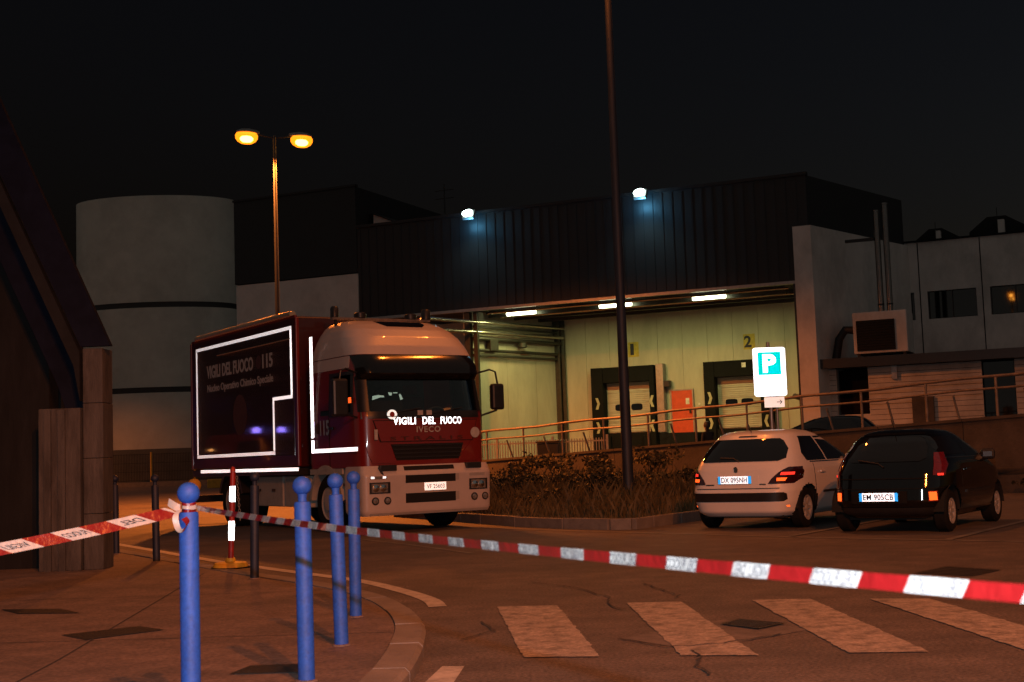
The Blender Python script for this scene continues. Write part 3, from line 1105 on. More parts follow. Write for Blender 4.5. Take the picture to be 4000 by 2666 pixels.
# left block of the warehouse, stepped back
lb = thing('factory_block', 'factory block with dark top and pale lower wall behind the street lamp', 'building', BO, BA)
mb = MB()
mb.b(-17.95, -10.2, 8, 20, 11.05, 15.6)
obj('upper_cladding', mb, 'dark_cladding', lb)
mb = MB()
mb.b(-17.9, -10.2, 8.05, 20, 0, 11.0)
obj('lower_wall', mb, 'pale_panel', lb)
mb = MB()
mb.b(-18.0, -10.15, 7.94, 8.2, 15.602, 15.72)
obj('parapet_cap', mb, 'rib_metal', lb)
rh = thing('roof_house', 'pale sloping rooftop structure above the dark warehouse roof', 'roof structure', BO, BA)
mb = MB()
mb.prism([(-10.0, 0.0), (-7.0, 0.0), (-7.0, 13.0), (-10.0, 14.35)], 9.5, 14, 'y')
obj('wall', mb, 'white_render', rh)
mb = MB()
mb.add([(-10.1, 9.4, 14.42), (-6.9, 9.4, 13.05), (-6.9, 14.1, 13.05), (-10.1, 14.1, 14.42), (-10.1, 9.4, 14.36), (-6.9, 9.4, 12.98), (-6.9, 14.1, 12.98), (-10.1, 14.1, 14.36)], [(0, 1, 2, 3), (4, 7, 6, 5), (0, 4, 5, 1), (1, 5, 6, 2), (2, 6, 7, 3), (3, 7, 4, 0)])
obj('roof_sheet', mb, 'rib_metal', rh)
an = thing('roof_antenna', 'thin antenna mast on the warehouse roof', 'antenna', BO, BA)
mb = MB()
mb.cyl((-3.4, 5, 11.7), (-3.4, 5, 14.4), 0.05, 0.03, 8)
obj('mast', mb, 'rib_metal', an)
for z in (13.7, 14.1):
    mb = MB()
    mb.cyl((-3.9, 5, z), (-2.9, 5, z), 0.02, 0.02, 6)
    obj('rod', mb, 'rib_metal', an)

# ================================================================== RIGHT BUILDING
rb = thing('office_building', 'pale two-storey building with a dark window band right of the docks', 'building', BO, BA)
PX0, PX1 = 14.4, 15.1
mb = MB()
mb.prism([(PX0, -0.12), (PX1, -0.12), (PX1 + ex * 8, 8), (PX0 + ex * 8, 8)], 0.5, 9.72)
obj('side_wall', mb, 'white_render', rb)
mb = MB()
mb.b(PX0 - 0.1, PX0 - 0.012, -0.02, 0.12, 0.8, 7.6)
obj('drain_pipe', mb, 'black_trim', rb)
ux0 = PX1 + ex * 8
rw = [(17.0, 17.75, 6.95, 7.62), (18.3, 20.3, 6.46, 7.6), (20.85, 22.85, 6.46, 7.66), (23.4, 25.4, 6.46, 7.66)]
seg = [ux0 - 0.3, 18.0, 20.55, 23.1, 25.7, 28.0]
FZ = 9.82
# upper storey front built round the windows
mb = MB()
mb.b(ux0 - 0.6, 30, 8.0, 8.25, 0.5, 6.46)
obj('front_wall', mb, 'white_render', rb)
mb = MB()
mb.b(ux0 - 0.6, 30, 8.0, 8.25, 7.66, FZ)
obj('front_wall', mb, 'white_render', rb)
edges = [ux0 - 0.6] + [v for w_ in rw for v in w_[:2]] + [30]
for i in range(0, len(edges), 2):
    if edges[i + 1] - edges[i] > 0.02:
        mb = MB()
        mb.b(edges[i], edges[i + 1], 8.001, 8.249, 6.461, 7.659)
        obj('front_wall', mb, 'white_render', rb)
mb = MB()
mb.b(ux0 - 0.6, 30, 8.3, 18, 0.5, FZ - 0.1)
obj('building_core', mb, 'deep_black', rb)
for s_ in seg[1:4]:
    mb = MB()
    mb.b(s_ - 0.02, s_ + 0.02, 7.985, 7.999, 0.8, FZ - 0.02)
    obj('panel_joint', mb, 'concrete_dark', rb)
mb = MB()
mb.b(ux0 - 0.4, 30, 7.9, 8.3, FZ + 0.002, FZ + 0.08)
obj('coping', mb, 'concrete_dark', rb)
for a, b, z0, z1 in rw:
    mb = MB()
    mb.box(((a + b) / 2, 8.14, 7.06), (b - a - 0.05, 0.012, 1.14), (R(-0.89), 0, R(-1.66)))
    w_ = obj('window', mb, 'window_glass', rb)
    for q in ((a + 0.001, a + 0.04), ((a + b) / 2 - 0.02, (a + b) / 2 + 0.02), (b - 0.04, b - 0.001)):
        fm = MB()
        fm.b(q[0], q[1], 8.03, 8.07, 6.462, 7.658)
        obj('frame_bar', fm, 'black_trim', w_)
# roof ventilators
for i, (u, zz, s_) in enumerate(((18.6, 9.9, 0.8), (21.2, 9.9, 1.1))):
    t = thing('roof_vent', ('smaller dark roof ventilator on the pale building', 'larger dark roof ventilator with white box on the pale building')[i], 'roof vent', BO, BA, 'roof ventilators')
    mb = MB()
    mb.prism([(u - 1.1 * s_, zz - 0.2), (u + 1.25 * s_, zz - 0.2), (u + 1.25 * s_, zz + 0.35 * s_), (u + 0.3 * s_, zz + 0.95 * s_), (u - 0.4 * s_, zz + 0.95 * s_), (u - 1.1 * s_, zz + 0.4 * s_)], 10, 12, 'y')
    obj('hood', mb, 'deep_black', t)
    mb = MB()
    mb.b(u + 0.02, u + 0.26 * s_, 9.6, 9.98, zz - 0.2, zz + 0.75 * s_)
    obj('box', mb, 'white_render', t)
    mb = MB()
    mb.cyl((u, 9.7, zz - 0.2), (u, 9.7, zz + 1.25 * s_), 0.02, 0.015, 6)
    obj('rod', mb, 'rib_metal', t)

# annex in front
anx = thing('annex', 'low pale block annex with dark canopy and open doorways behind the ramp railing', 'building', BO, BA)
AY = 0.7
doors = [(15.62, 16.82, 4.12, 2.35), (20.95, 22.1, 4.1, 0.8)]
edges = [15.13, 15.62, 16.82, 20.95, 22.1, 30]
for i in range(0, 6, 2):
    mb = MB()
    mb.b(edges[i], edges[i + 1], AY, AY + 0.25, 0.5, 4.12)
    obj('wall', mb, 'block_wall', anx)
mb = MB()
mb.b(15.622, 16.818, AY + 0.002, AY + 0.248, 0.5, 2.35)
obj('wall', mb, 'block_wall', anx)
# block courses cut as shallow joints, too fine to pick apart
mb = MB()
z = 0.9
while z < 4.0:
    for a, b in ((15.14, 15.6), (16.84, 20.93), (22.12, 30)):
        mb.b(a, b, AY - 0.004, AY - 0.001, z - 0.008, z + 0.008)
    z += 0.2
obj('course_joints', mb, 'retaining_concrete', anx, kind='stuff')
mb = MB()
mb.b(15.2, 30, AY + 1.0, AY + 1.2, 0.5, 4.1)
obj('inner_wall', mb, 'deep_black', anx)
mb = MB()
mb.b(15.05, 30, AY - 0.65, 7.9, 4.14, 4.5)
obj('canopy', mb, 'black_trim', anx)
for a, b in ((15.66, 16.78), (20.99, 22.06)):
    mb = MB()
    mb.b(a, b, AY + 0.3, AY + 0.34, 2.36 if a < 17 else 0.9, 4.08)
    obj('doorway_glass', mb, 'window_glass', anx)
mb = MB()
mb.b(17.72, 17.92, AY - 0.12, AY - 0.005, 3.62, 4.13)
obj('rain_pipe', mb, 'galvanised', anx)
mb = MB()
mb.b(18.4, 19.2, AY - 0.12, AY - 0.005, 1.7, 2.9)
obj('meter_cabinet', mb, 'retaining_concrete', anx, bevel=0.02)
# ventilation unit on annex roof with twin flues
vu = thing('ventilation_unit', 'pale ventilation unit with dark grille and twin steel flues on the annex roof', 'ventilation unit', BO, BA)
mb = MB()
mb.b(16.45, 18.45, 0.15, 1.9, 4.62, 6.2)
obj('casing', mb, 'white_render', vu, bevel=0.03)
mb = MB()
mb.b(16.58, 18.0, 0.10, 0.148, 4.72, 5.88)
gr = obj('grille', mb, 'deep_black', vu)
for k in range(11):
    mb = MB()
    mb.box((17.29, 0.085, 4.8 + k * 0.1), (1.40, 0.03, 0.015), (R(30), 0, 0))
    obj('slat', mb, 'black_trim', gr)
for a in (16.6, 18.3):
    for b in (0.3, 1.7):
        mb = MB()
        mb.b(a - 0.05, a + 0.05, b - 0.05, b + 0.05, 4.5, 4.62)
        obj('foot', mb, 'rib_metal', vu)
for u, h in ((17.42, 10.15), (17.75, 10.4)):
    mb = MB()
    mb.cyl((u, 1.0, 6.2), (u, 1.0, h), 0.115, 0.115, 20)
    fl_ = obj('flue', mb, 'chimney_steel', vu, smooth=True)
    mb = MB()
    mb.cyl((u, 1.0, h), (u, 1.0, h + 0.06), 0.135, 0.135, 20)
    obj('flue_cap', mb, 'chimney_steel', fl_)
    mb = MB()
    mb.cyl((u, 1.0, 6.5), (u, 1.0, 6.56), 0.125, 0.125, 20)
    obj('clamp', mb, 'rib_metal', fl_)
mb = MB()
mb.tube([(16.44, 1.0, 5.6), (16.0, 1.0, 5.65), (15.75, 1.0, 5.3), (15.6, 1.0, 4.55)], 0.16, 12)
obj('air_duct', mb, 'rib_metal', vu, smooth=True)
mb = MB()
mb.b(16.2, 17.3, 0.9, 1.1, 9.05, 9.15)
obj('stay', mb, 'rib_metal', vu)

# ================================================================== SILO TOWER, far left
si = thing('round_tower', 'tall pale round-fronted tower with two black bands behind the truck', 'tower', (-26.2, 98, 0))


def oval(rx, ry, z0, z1, n=72):
    mb = MB()
    vs = []
    for z in (z0, z1):
        for i in range(n):
            t = 2 * PI * i / n
            vs.append((rx * math.cos(t), ry * math.sin(t), z))
    mb.add(vs, [(i, (i + 1) % n, n + (i + 1) % n, n + i) for i in range(n)] + [tuple(range(n - 1, -1, -1)), tuple(range(n, 2 * n))])
    return mb


for z0, z1 in ((2.6, 6.62), (7.02, 12.75), (13.15, 20.9)):
    obj('cladding_ring', oval(5.95, 3.4, z0, z1), 'silo_cladding', si, smooth=True)
for z0, z1 in ((6.60, 7.04), (12.73, 13.17)):
    obj('black_band', oval(5.90, 3.35, z0, z1), 'black_band', si, smooth=True)
obj('plinth', oval(6.0, 3.45, 0, 2.62), 'plinth_cladding', si, smooth=True)
# low kerb wall and fence posts in front of it
mb = MB()
mb.b(-36, -14, 91.5, 92.2, 0, 0.32)
o = obj('low_wall', mb, 'kerb_concrete')
tag(o, 'low concrete kerb wall in front of the round tower', 'wall')
fe = thing('mesh_fence', 'dark mesh fence with lit yellow posts in front of the round tower', 'fence', (0, 92.0, 0.32))
for xx in (-30.9, -28.1, -25.2, -22.2, -19.2):
    mb = MB()
    mb.cyl((xx, 0, 0), (xx, 0, 2.05), 0.07, 0.07, 10)
    obj('post', mb, 'yellow_concrete', fe, smooth=True)
mb = MB()
for i in range(110):
    xx = -31 + i * 0.11
    mb.b(xx - 0.012, xx + 0.012, 0.06, 0.08, 0.05, 1.95)
for z in (0.1, 0.7, 1.3, 1.9):
    mb.b(-31, -18.9, 0.07, 0.1, z - 0.012, z + 0.012)
obj('mesh_wires', mb, 'rib_metal', fe, kind='stuff')
t = thing('concrete_sphere', 'yellow concrete ball on the far road behind the tied bollard', 'bollard', (-15.6, 64.5, 0))
mb = MB()
mb.lathe([(0.05, 0), (0.2, 0.03), (0.3, 0.15), (0.34, 0.32), (0.3, 0.49), (0.18, 0.62), (0.04, 0.66)], 20)
obj('ball', mb, 'yellow_concrete', t, smooth=True)
t = thing('concrete_block', 'yellow painted concrete block on the far road beside the truck tail', 'block', (-17.2, 76, 0), R(10))
mb = MB()
mb.b(-0.42, 0.42, -0.25, 0.25, 0, 0.5)
obj('block', mb, 'yellow_concrete', t, bevel=0.04)

# ================================================================== LEFT STEEL-AND-CONCRETE STRUCTURE
lsb = thing('concrete_buttress', 'concrete buttress carrying sloping navy steel beams on the pavement', 'buttress', (0, 0, 0))
mb = MB()
mb.b(-5.40, -4.925, 15.05, 15.7, 0.09, 1.92)
obj('lower_pier', mb, 'concrete', lsb, bevel=0.012)
for xx in (-5.28, -5.12):
    mb = MB()
    mb.b(xx - 0.05, xx + 0.03, 15.02, 15.048, 0.09, 1.9)
    obj('pier_rib', mb, 'concrete', lsb)
n = 4
for k in range(n):
    z0, z1 = 0.09 + (2.6 - 0.09) * k / n, 0.09 + (2.6 - 0.09) * (k + 1) / n
    j = random.uniform(-0.006, 0.006)
    mb = MB()
    mb.b(-4.915, -4.69 + j, 15.12, 15.5, z0 + 0.002, z1 - 0.002)
    obj('column_block', mb, 'concrete', lsb, bevel=0.008)
mb = MB()
mb.prism([(-4.93, 2.62), (-4.59, 2.62), (-5.22, 4.07), (-7.1, 8.4), (-7.75, 8.4), (-5.85, 4.66)], 15.1, 15.2, 'y')
obj('upper_beam', mb, 'navy_steel', lsb)
mb = MB()
mb.prism([(-4.93, 2.0), (-4.93, 2.55), (-5.86, 4.62), (-7.77, 8.4), (-7.9, 8.4), (-5.99, 4.62), (-5.0, 2.4)], 15.06, 15.3, 'y')
obj('flange', mb, 'grey_steel', lsb)
mb = MB()
mb.prism([(-5.18, 1.925), (-4.94, 1.925), (-5.0, 2.38), (-6.0, 4.60), (-7.9, 8.3), (-8.6, 8.3), (-5.95, 3.72), (-5.27, 2.2)], 15.32, 15.6, 'y')
obj('lower_beam', mb, 'navy_steel', lsb)
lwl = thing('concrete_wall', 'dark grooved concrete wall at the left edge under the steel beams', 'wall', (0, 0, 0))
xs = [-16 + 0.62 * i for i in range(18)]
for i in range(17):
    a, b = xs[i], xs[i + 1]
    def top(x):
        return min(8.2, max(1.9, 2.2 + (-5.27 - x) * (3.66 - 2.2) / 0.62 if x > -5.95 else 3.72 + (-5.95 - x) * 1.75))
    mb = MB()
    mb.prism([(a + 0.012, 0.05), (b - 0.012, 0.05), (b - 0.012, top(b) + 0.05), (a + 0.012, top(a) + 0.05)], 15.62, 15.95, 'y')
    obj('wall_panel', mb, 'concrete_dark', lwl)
mb = MB()
mb.prism([(-16, 0.05), (-5.45, 0.05), (-5.45, 2.4), (-8.6, 8.2), (-16, 8.2)], 15.96, 16.2, 'y')
obj('backing', mb, 'deep_black', lwl)

# ================================================================== RETAINING WALL, RAILING, YARD THINGS
W0, W1 = Vector((-1.6, 44.7)), Vector((16.5, 24.35))
wd = (W1 - W0).normalized()
wn_ = Vector((-wd.y, wd.x))  # towards the yard
WL = (W1 - W0).length


def wtop(t):
    return 1.02 + 0.034 * t * WL


rwall = thing('retaining_wall', 'long sloping concrete retaining wall behind the parked cars', 'wall')
nseg = 12
for k in range(nseg):
    a, b = k / nseg, (k + 1) / nseg
    pa, pb = W0 + wd * (a * WL + 0.008), W0 + wd * (b * WL - 0.008)
    mb = MB()
    q = [pa, pb, pb + wn_ * 0.3, pa + wn_ * 0.3]
    zt = [wtop(a), wtop(b), wtop(b), wtop(a)]
    mb.add([(p.x, p.y, -0.05) for p in q] + [(p.x, p.y, z) for p, z in zip(q, zt)], [(3, 2, 1, 0), (4, 5, 6, 7), (0, 1, 5, 4), (1, 2, 6, 5), (2, 3, 7, 6), (3, 0, 4, 7)])
    obj('wall_section', mb, 'retaining_concrete', rwall)
    mb = MB()
    q = [pa - wn_ * 0.04, pb - wn_ * 0.04, pb + wn_ * 0.34, pa + wn_ * 0.34]
    mb.add([(p.x, p.y, z + 0.002) for p, z in zip(q, zt)] + [(p.x, p.y, z + 0.07) for p, z in zip(q, zt)], [(3, 2, 1, 0), (4, 5, 6, 7), (0, 1, 5, 4), (1, 2, 6, 5), (2, 3, 7, 6), (3, 0, 4, 7)])
    obj('coping', mb, 'retaining_concrete', rwall)
    mb = MB()
    pa2, pb2 = pa - wn_ * 0.35, pb - wn_ * 0.35
    q = [pa2, pb2, pb2 + wn_ * 0.345, pa2 + wn_ * 0.345]
    mb.prism([tuple(p) for p in q], 0.0, 0.4)
    obj('ledge', mb, 'retaining_concrete', rwall)
rail = thing('ramp_railing', 'rusty two-bar steel railing along the top of the retaining wall', 'railing')
for h, r in ((1.0, 0.038), (0.72, 0.03)):
    mb = MB()
    pts = []
    for k in range(25):
        t = k / 24
        p = W0 + wd * (t * WL) + wn_ * 0.15
        pts.append((p.x, p.y, wtop(t) + h + 0.02 * math.sin(k * 1.7)))
    mb.tube(pts, r, 10)
    obj('rail', mb, 'rail_steel', rail, smooth=True)
for k in range(15):
    t = (k + 0.45) / 15
    p = W0 + wd * (t * WL) + wn_ * 0.15
    z = wtop(t)
    mb = MB()
    mb.cyl((p.x, p.y, z + 0.05), (p.x, p.y, z + 0.99), 0.032, 0.032, 10)
    obj('post', mb, 'rail_steel', rail, smooth=True)
    q = p + wd * 0.42 + wn_ * 0.5
    q2 = p + wd * 0.62 + wn_ * 0.9
    mb = MB()
    mb.cyl((q.x, q.y, z + 0.70), (q2.x, q2.y, 0.45), 0.028, 0.028, 8)
    obj('brace', mb, 'rail_steel', rail, smooth=True)

yf = thing('bar_fence', 'grey vertical-bar fence in the yard right of the truck cab', 'fence', (0.0, 47.5, 0.5), R(-20))
mb = MB()
for i in range(60):
    xx = -2.6 + i * 0.1
    mb.b(xx - 0.014, xx + 0.014, -0.015, 0.015, 0, 1.25)
obj('bars', mb, 'galvanised', yf, kind='stuff')
for z in (0.12, 1.15):
    mb = MB()
    mb.b(-2.7, 3.4, -0.02, 0.02, z - 0.025, z + 0.025)
    obj('rail', mb, 'galvanised', yf)
for xx in (-2.7, -0.7, 1.4, 3.4):
    mb = MB()
    mb.b(xx - 0.04, xx + 0.04, -0.04, 0.04, -0.05, 1.35)
    obj('post', mb, 'galvanised', yf)
bn = thing('waste_bin', 'dark wheeled bin standing in the yard below the first dock', 'bin', (1.22, 46.0, 0.42), R(-20))
mb = MB()
mb.prism([(-0.34, 0.1), (0.34, 0.1), (0.4, 1.2), (-0.4, 1.2)], -0.36, 0.36, 'y')
obj('body', mb, 'black_trim', bn, bevel=0.03)
mb = MB()
mb.b(-0.43, 0.43, -0.4, 0.4, 1.21, 1.28)
obj('lid', mb, 'black_trim', bn, bevel=0.02)
for sx in (-0.28, 0.28):
    mb = MB()
    mb.cyl((sx - 0.03, 0.3, 0.1), (sx + 0.03, 0.3, 0.1), 0.1, 0.1, 12)
    obj('wheel', mb, 'rubber', bn)

# person standing in the yard near dock 2 (dark clothes, seen side-on)
pr = thing('person', 'person in dark clothes standing by the right-hand dock behind the railing', 'person', (6.35, 44.0, 0.42), R(120))


def skin_body(name, verts, edges, radii, m, parent, root=0, levels=2):
    me = bpy.data.meshes.new(name)
    me.from_pydata(verts, edges, [])
    me.materials.append(MATS[m])
    o = bpy.data.objects.new(name, me)
    C.objects.link(o)
    o.parent = parent
    sk = o.modifiers.new('skin', 'SKIN')
    if not me.skin_vertices:
        bpy.context.view_layer.objects.active = o
    for i, r in enumerate(radii):
        rr = r if isinstance(r, tuple) else (r, r)
        me.skin_vertices[0].data[i].radius = rr
    me.skin_vertices[0].data[root].use_root = True
    sb = o.modifiers.new('sub', 'SUBSURF')
    sb.levels = levels
    sb.render_levels = levels
    return o


V = [(0, 0, 0.88), (0, 0, 1.08), (0, 0, 1.28), (0, 0, 1.38), (0.02, 0, 1.46), (0.03, 0, 1.58),
     (0, 0.17, 1.32), (0.02, 0.21, 1.05), (0.1, 0.2, 0.84), (0, -0.17, 1.32), (0.02, -0.21, 1.05), (0.1, -0.2, 0.84),
     (0, 0.09, 0.84), (0.03, 0.1, 0.46), (0, 0.1, 0.07), (0.14, 0.11, 0.035), (0, -0.09, 0.84), (-0.03, -0.1, 0.46), (-0.06, -0.1, 0.07), (0.08, -0.11, 0.035)]
Eg = [(0, 1), (1, 2), (2, 3), (3, 4), (4, 5), (2, 6), (6, 7), (7, 8), (2, 9), (9, 10), (10, 11), (0, 12), (12, 13), (13, 14), (14, 15), (0, 16), (16, 17), (17, 18), (18, 19)]
Rd = [(0.15, 0.12), (0.15, 0.115), (0.17, 0.12), (0.07, 0.07), (0.06, 0.06), (0.095, 0.085), 0.065, 0.05, 0.035, 0.065, 0.05, 0.035, 0.09, 0.062, 0.042, 0.035, 0.09, 0.062, 0.042, 0.035]
skin_body('body', V, Eg, Rd, 'dark_cloth', pr)
mb = MB()
mb.lathe([(0.02, -0.125), (0.06, -0.11), (0.082, -0.05), (0.09, 0.02), (0.075, 0.09), (0.03, 0.118)], 14, (0.045, 0, 1.565))
obj('face', mb, 'skin', pr, smooth=True)
mb = MB()
mb.lathe([(0.1, -0.06), (0.108, 0.0), (0.1, 0.08), (0.06, 0.125), (0.01, 0.14)], 14, (0.0, 0, 1.58))
obj('hair', mb, 'hair', pr, smooth=True)
for sy in (-1, 1):
    Vh = [(0.1, sy * 0.2, 0.85), (0.115, sy * 0.2, 0.79)]
    Eh = [(0, 1)]
    Rh = [0.022, 0.03]
    for k in range(4):
        b0 = len(Vh)
        yy = sy * 0.2 + (k - 1.5) * 0.018
        Vh += [(0.12, yy, 0.755), (0.13, yy, 0.72), (0.12, yy, 0.70 + 0.006 * abs(k - 1.5))]
        Eh += [(1, b0), (b0, b0 + 1), (b0 + 1, b0 + 2)]
        Rh += [0.009, 0.008, 0.007]
    b0 = len(Vh)
    Vh += [(0.14, sy * 0.165, 0.785), (0.155, sy * 0.16, 0.76)]
    Eh += [(1, b0), (b0, b0 + 1)]
    Rh += [0.01, 0.008]
    skin_body('hand', Vh, Eh, Rh, 'skin', pr, 0, 1)

# ================================================================== VEGETATION
def leaf_cloud(mb, n, cx, cy, cz, rx, ry, rz_, size, shell=0.4):
    for _ in range(n):
        while True:
            p = Vector((random.uniform(-1, 1), random.uniform(-1, 1), random.uniform(-1, 1)))
            if shell < p.length < 1:
                break
        c = Vector((cx + p.x * rx, cy + p.y * ry, cz + p.z * rz_))
        s = size * random.uniform(0.6, 1.3)
        d = Vector((random.uniform(-1, 1), random.uniform(-1, 1), random.uniform(-0.6, 0.8))).normalized()
        q = d.orthogonal().normalized() * s * 0.45
        q = Matrix.Rotation(random.uniform(0, 6.28), 3, d) @ q
        mb.add([c, c + d * s * 0.5 + q, c + d * s, c + d * s * 0.5 - q], [(0, 1, 2, 3)])


def shrub(label, x, y, z, h, w, n, m='leaf', sparse=False):
    h *= 0.52
    n = int(n * 0.8)
    t = thing('shrub', label, 'shrub', (x, y, z), 0, 'shrubs on the planted island')
    st = MB()
    cr = MB()
    k = 7 if not sparse else 5
    for i in range(k):
        a = 2 * PI * i / k + random.uniform(-.4, .4)
        rr = w * random.uniform(0.25, 0.6)
        top_ = Vector((rr * math.cos(a), rr * math.sin(a), h * random.uniform(0.55, 0.95)))
        mid = Vector((top_.x * 0.4, top_.y * 0.4, top_.z * 0.55))
        st.tube([(0, 0, -0.1), mid, top_], [0.022, 0.015, 0.006], 5)
        for _ in range(3):
            q = mid.lerp(top_, random.uniform(0.2, 1.05))
            leaf_cloud(cr, n // (k * 3), q.x + random.uniform(-.15, .15) * w, q.y + random.uniform(-.15, .15) * w, q.z, w * random.uniform(.18, .34), w * random.uniform(.18, .34), h * random.uniform(.1, .22), 0.085 if not sparse else 0.10, 0.1)
    obj('stems', st, 'bark', t)
    obj('foliage', cr, m, t)
    return t


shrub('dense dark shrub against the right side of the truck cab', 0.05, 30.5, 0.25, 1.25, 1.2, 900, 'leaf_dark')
shrub('low bushy shrub right of the truck headlight', 0.35, 26.6, 0.14, 0.75, 0.9, 600)
shrub('tall loose shrub reaching the railing beside the cab mirror side', 0.3, 37.0, 0.4, 1.75, 1.0, 500, 'leaf', True)
shrub('straggly shrub in front of the dark yard bin', 1.1, 36.2, 0.4, 1.6, 0.9, 420, 'leaf', True)
shrub('broad orange-lit shrub halfway between cab and tall pole', 1.6, 33.5, 0.35, 1.05, 1.4, 1000)
shrub('tall leafy shrub close left of the tall pole', 2.15, 34.5, 0.4, 1.7, 1.0, 700, 'leaf', True)
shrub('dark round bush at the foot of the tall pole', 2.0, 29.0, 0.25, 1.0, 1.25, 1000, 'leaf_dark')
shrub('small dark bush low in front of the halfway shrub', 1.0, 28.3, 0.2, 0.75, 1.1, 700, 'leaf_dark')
shrub('tall sparse shrub rising behind the pole towards the red door', 3.6, 35.0, 0.45, 1.75, 1.1, 600, 'leaf', True)
shrub('spreading shrub right of the tall pole', 3.1, 31.0, 0.3, 0.9, 1.3, 800)
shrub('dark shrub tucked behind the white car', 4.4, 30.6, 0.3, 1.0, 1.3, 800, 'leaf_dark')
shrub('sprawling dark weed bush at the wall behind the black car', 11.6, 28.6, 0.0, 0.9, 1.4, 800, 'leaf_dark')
# rough grass and ground cover over the island
mb = MB()


def inside(x, y):
    c = False
    for i in range(nI):
        x1, y1 = isl[i]
        x2, y2 = isl[i - 1]
        if (y1 > y) != (y2 > y) and x < (x2 - x1) * (y - y1) / (y2 - y1) + x1:
            c = not c
    return c


cnt = 0
while cnt < 24000:
    x, y = random.uniform(-2.5, 9), 21 + 17 * random.random() ** 1.4
    if not inside(x, y):
        continue
    cnt += 1
    h = random.choice((0.2, 0.32, 0.5)) * random.uniform(0.4, 1.15) * (0.6 + 0.7 * (0.5 + 0.5 * math.sin(x * 2.1 + y * 0.7)) * (0.5 + 0.5 * math.sin(y * 1.9)))
    zb = 0.13 + 0.012 * max(0, y - 24)
    a = random.uniform(0, 6.28)
    w = random.uniform(0.008, 0.02)
    dx, dy = math.cos(a) * w, math.sin(a) * w
    lx, ly = random.uniform(-.5, .5) * h, random.uniform(-.5, .5) * h
    mb.add([(x - dx, y - dy, zb), (x + dx, y + dy, zb), (x + lx * .4 + dx * .7, y + ly * .4 + dy * .7, zb + h * .6), (x + lx, y + ly, zb + h)], [(0, 1, 2), (0, 2, 3)])
gr_ = obj('grass', mb, 'grass_blade')
tag(gr_, 'rough dry grass and weeds covering the planted island', 'grass', kind='stuff')

# ================================================================== FIRE TRUCK (local x forward, y to its left, z up)
TA = -R(90 - 33)
tk = thing('fire_truck', 'red and white fire service box truck parked facing the camera', 'truck', (-1.494, 22.481, 0), TA)
cab = Shell([(1.10, -2.25, -0.02, 1.22, 9), (1.95, -2.25, -0.02, 1.23, 9), (2.6, -2.25, -0.14, 1.2, 8), (2.99, -2.25, -0.25, 1.18, 7)])
roof = Shell([(2.995, -2.25, -0.24, 1.19, 7), (3.15, -2.25, -0.32, 1.17, 6), (3.32, -2.25, -0.44, 1.12, 5), (3.46, -2.25, -0.60, 1.04, 4.5), (3.57, -2.25, -0.80, 0.95, 4), (3.64, -2.23, -1.02, 0.85, 4), (3.68, -2.2, -1.3, 0.72, 4)])


def cab_hole(x, y, z):
    if x > -0.35 and abs(y) < 1.08 and 2.0 < z < 2.6:
        return True
    if abs(y) > 1.05 and -1.15 < x < -0.36 and 2.02 < z < 2.68:
        return True
    return False


obj('cab_body', cab.mesh(0.03, 200, cab_hole), 'truck_red', tk, smooth=True)
obj('cab_roof', roof.mesh(0.02, 128), 'truck_white', tk, smooth=True)
FR = lambda y, z, off: cab.end(y, z, True, off)
# white upper part of the doors at the sides
for sd in (-1, 1):
    fn = lambda x, z, off, sd=sd: cab.side(x, z, sd, off)
    obj('side_upper_panel', patch(fn, [(2.78, -2.2, -0.5), (2.98, -2.2, -0.5)], 10, 3, 0.006), 'truck_white', tk, smooth=True)
    obj('door_seam', patch(fn, [(1.12, -1.24, -1.225), (2.72, -1.24, -1.225)], 1, 8, 0.004), 'deep_black', tk)
    w_ = obj('side_window', patch(fn, [(2.02, -1.15, -0.36), (2.68, -1.1, -0.42)], 4, 4, 0.002), 'windscreen_glass', tk, smooth=True)
    for rows in ([(1.97, -1.2, -0.3), (2.03, -1.2, -0.3)], [(2.66, -1.2, -0.36), (2.72, -1.2, -0.36)], [(2.03, -1.2, -1.13), (2.66, -1.2, -1.09)], [(2.03, -0.38, -0.30), (2.66, -0.43, -0.36)]):
        obj('window_frame', patch(fn, rows, 4, 3, 0.012), 'black_trim', w_)
# windscreen, black surround and visor
ws = obj('windscreen', patch(FR, [(1.98, -1.10, 1.10), (2.62, -1.08, 1.08)], 20, 6, 0.003), 'windscreen_glass', tk, smooth=True)
for rows in ([(1.90, -1.17, 1.17), (2.02, -1.17, 1.17)], [(2.02, -1.19, -1.04), (2.62, -1.17, -1.03)], [(2.02, 1.04, 1.19), (2.62, 1.03, 1.17)]):
    obj('screen_surround', patch(FR, rows, 16, 4, 0.014), 'black_trim', ws, smooth=True)
vz = MB()
rows = [(2.56, -1.17, 1.17, 0.03), (2.66, -1.18, 1.18, 0.16), (2.80, -1.18, 1.18, 0.17), (2.985, -1.17, 1.17, 0.03)]
pts = []
for z, lo, hi, off in rows:
    for i in range(25):
        pts.append(tuple(cab.end(lo + (hi - lo) * i / 24, z, True, off)))
vz.add(pts, [(j * 25 + i, j * 25 + i + 1, (j + 1) * 25 + i + 1, (j + 1) * 25 + i) for j in range(3) for i in range(24)])
obj('sun_visor', vz, 'black_gloss', tk, smooth=True)
sk = obj('roof_hatch', patch(lambda y, z, off: roof.end(y, z, True, off), [(3.52, -0.33, 0.36), (3.57, -0.42, 0.46), (3.655, -0.46, 0.5)], 10, 4, 0.012), 'car_glass', tk, smooth=True)
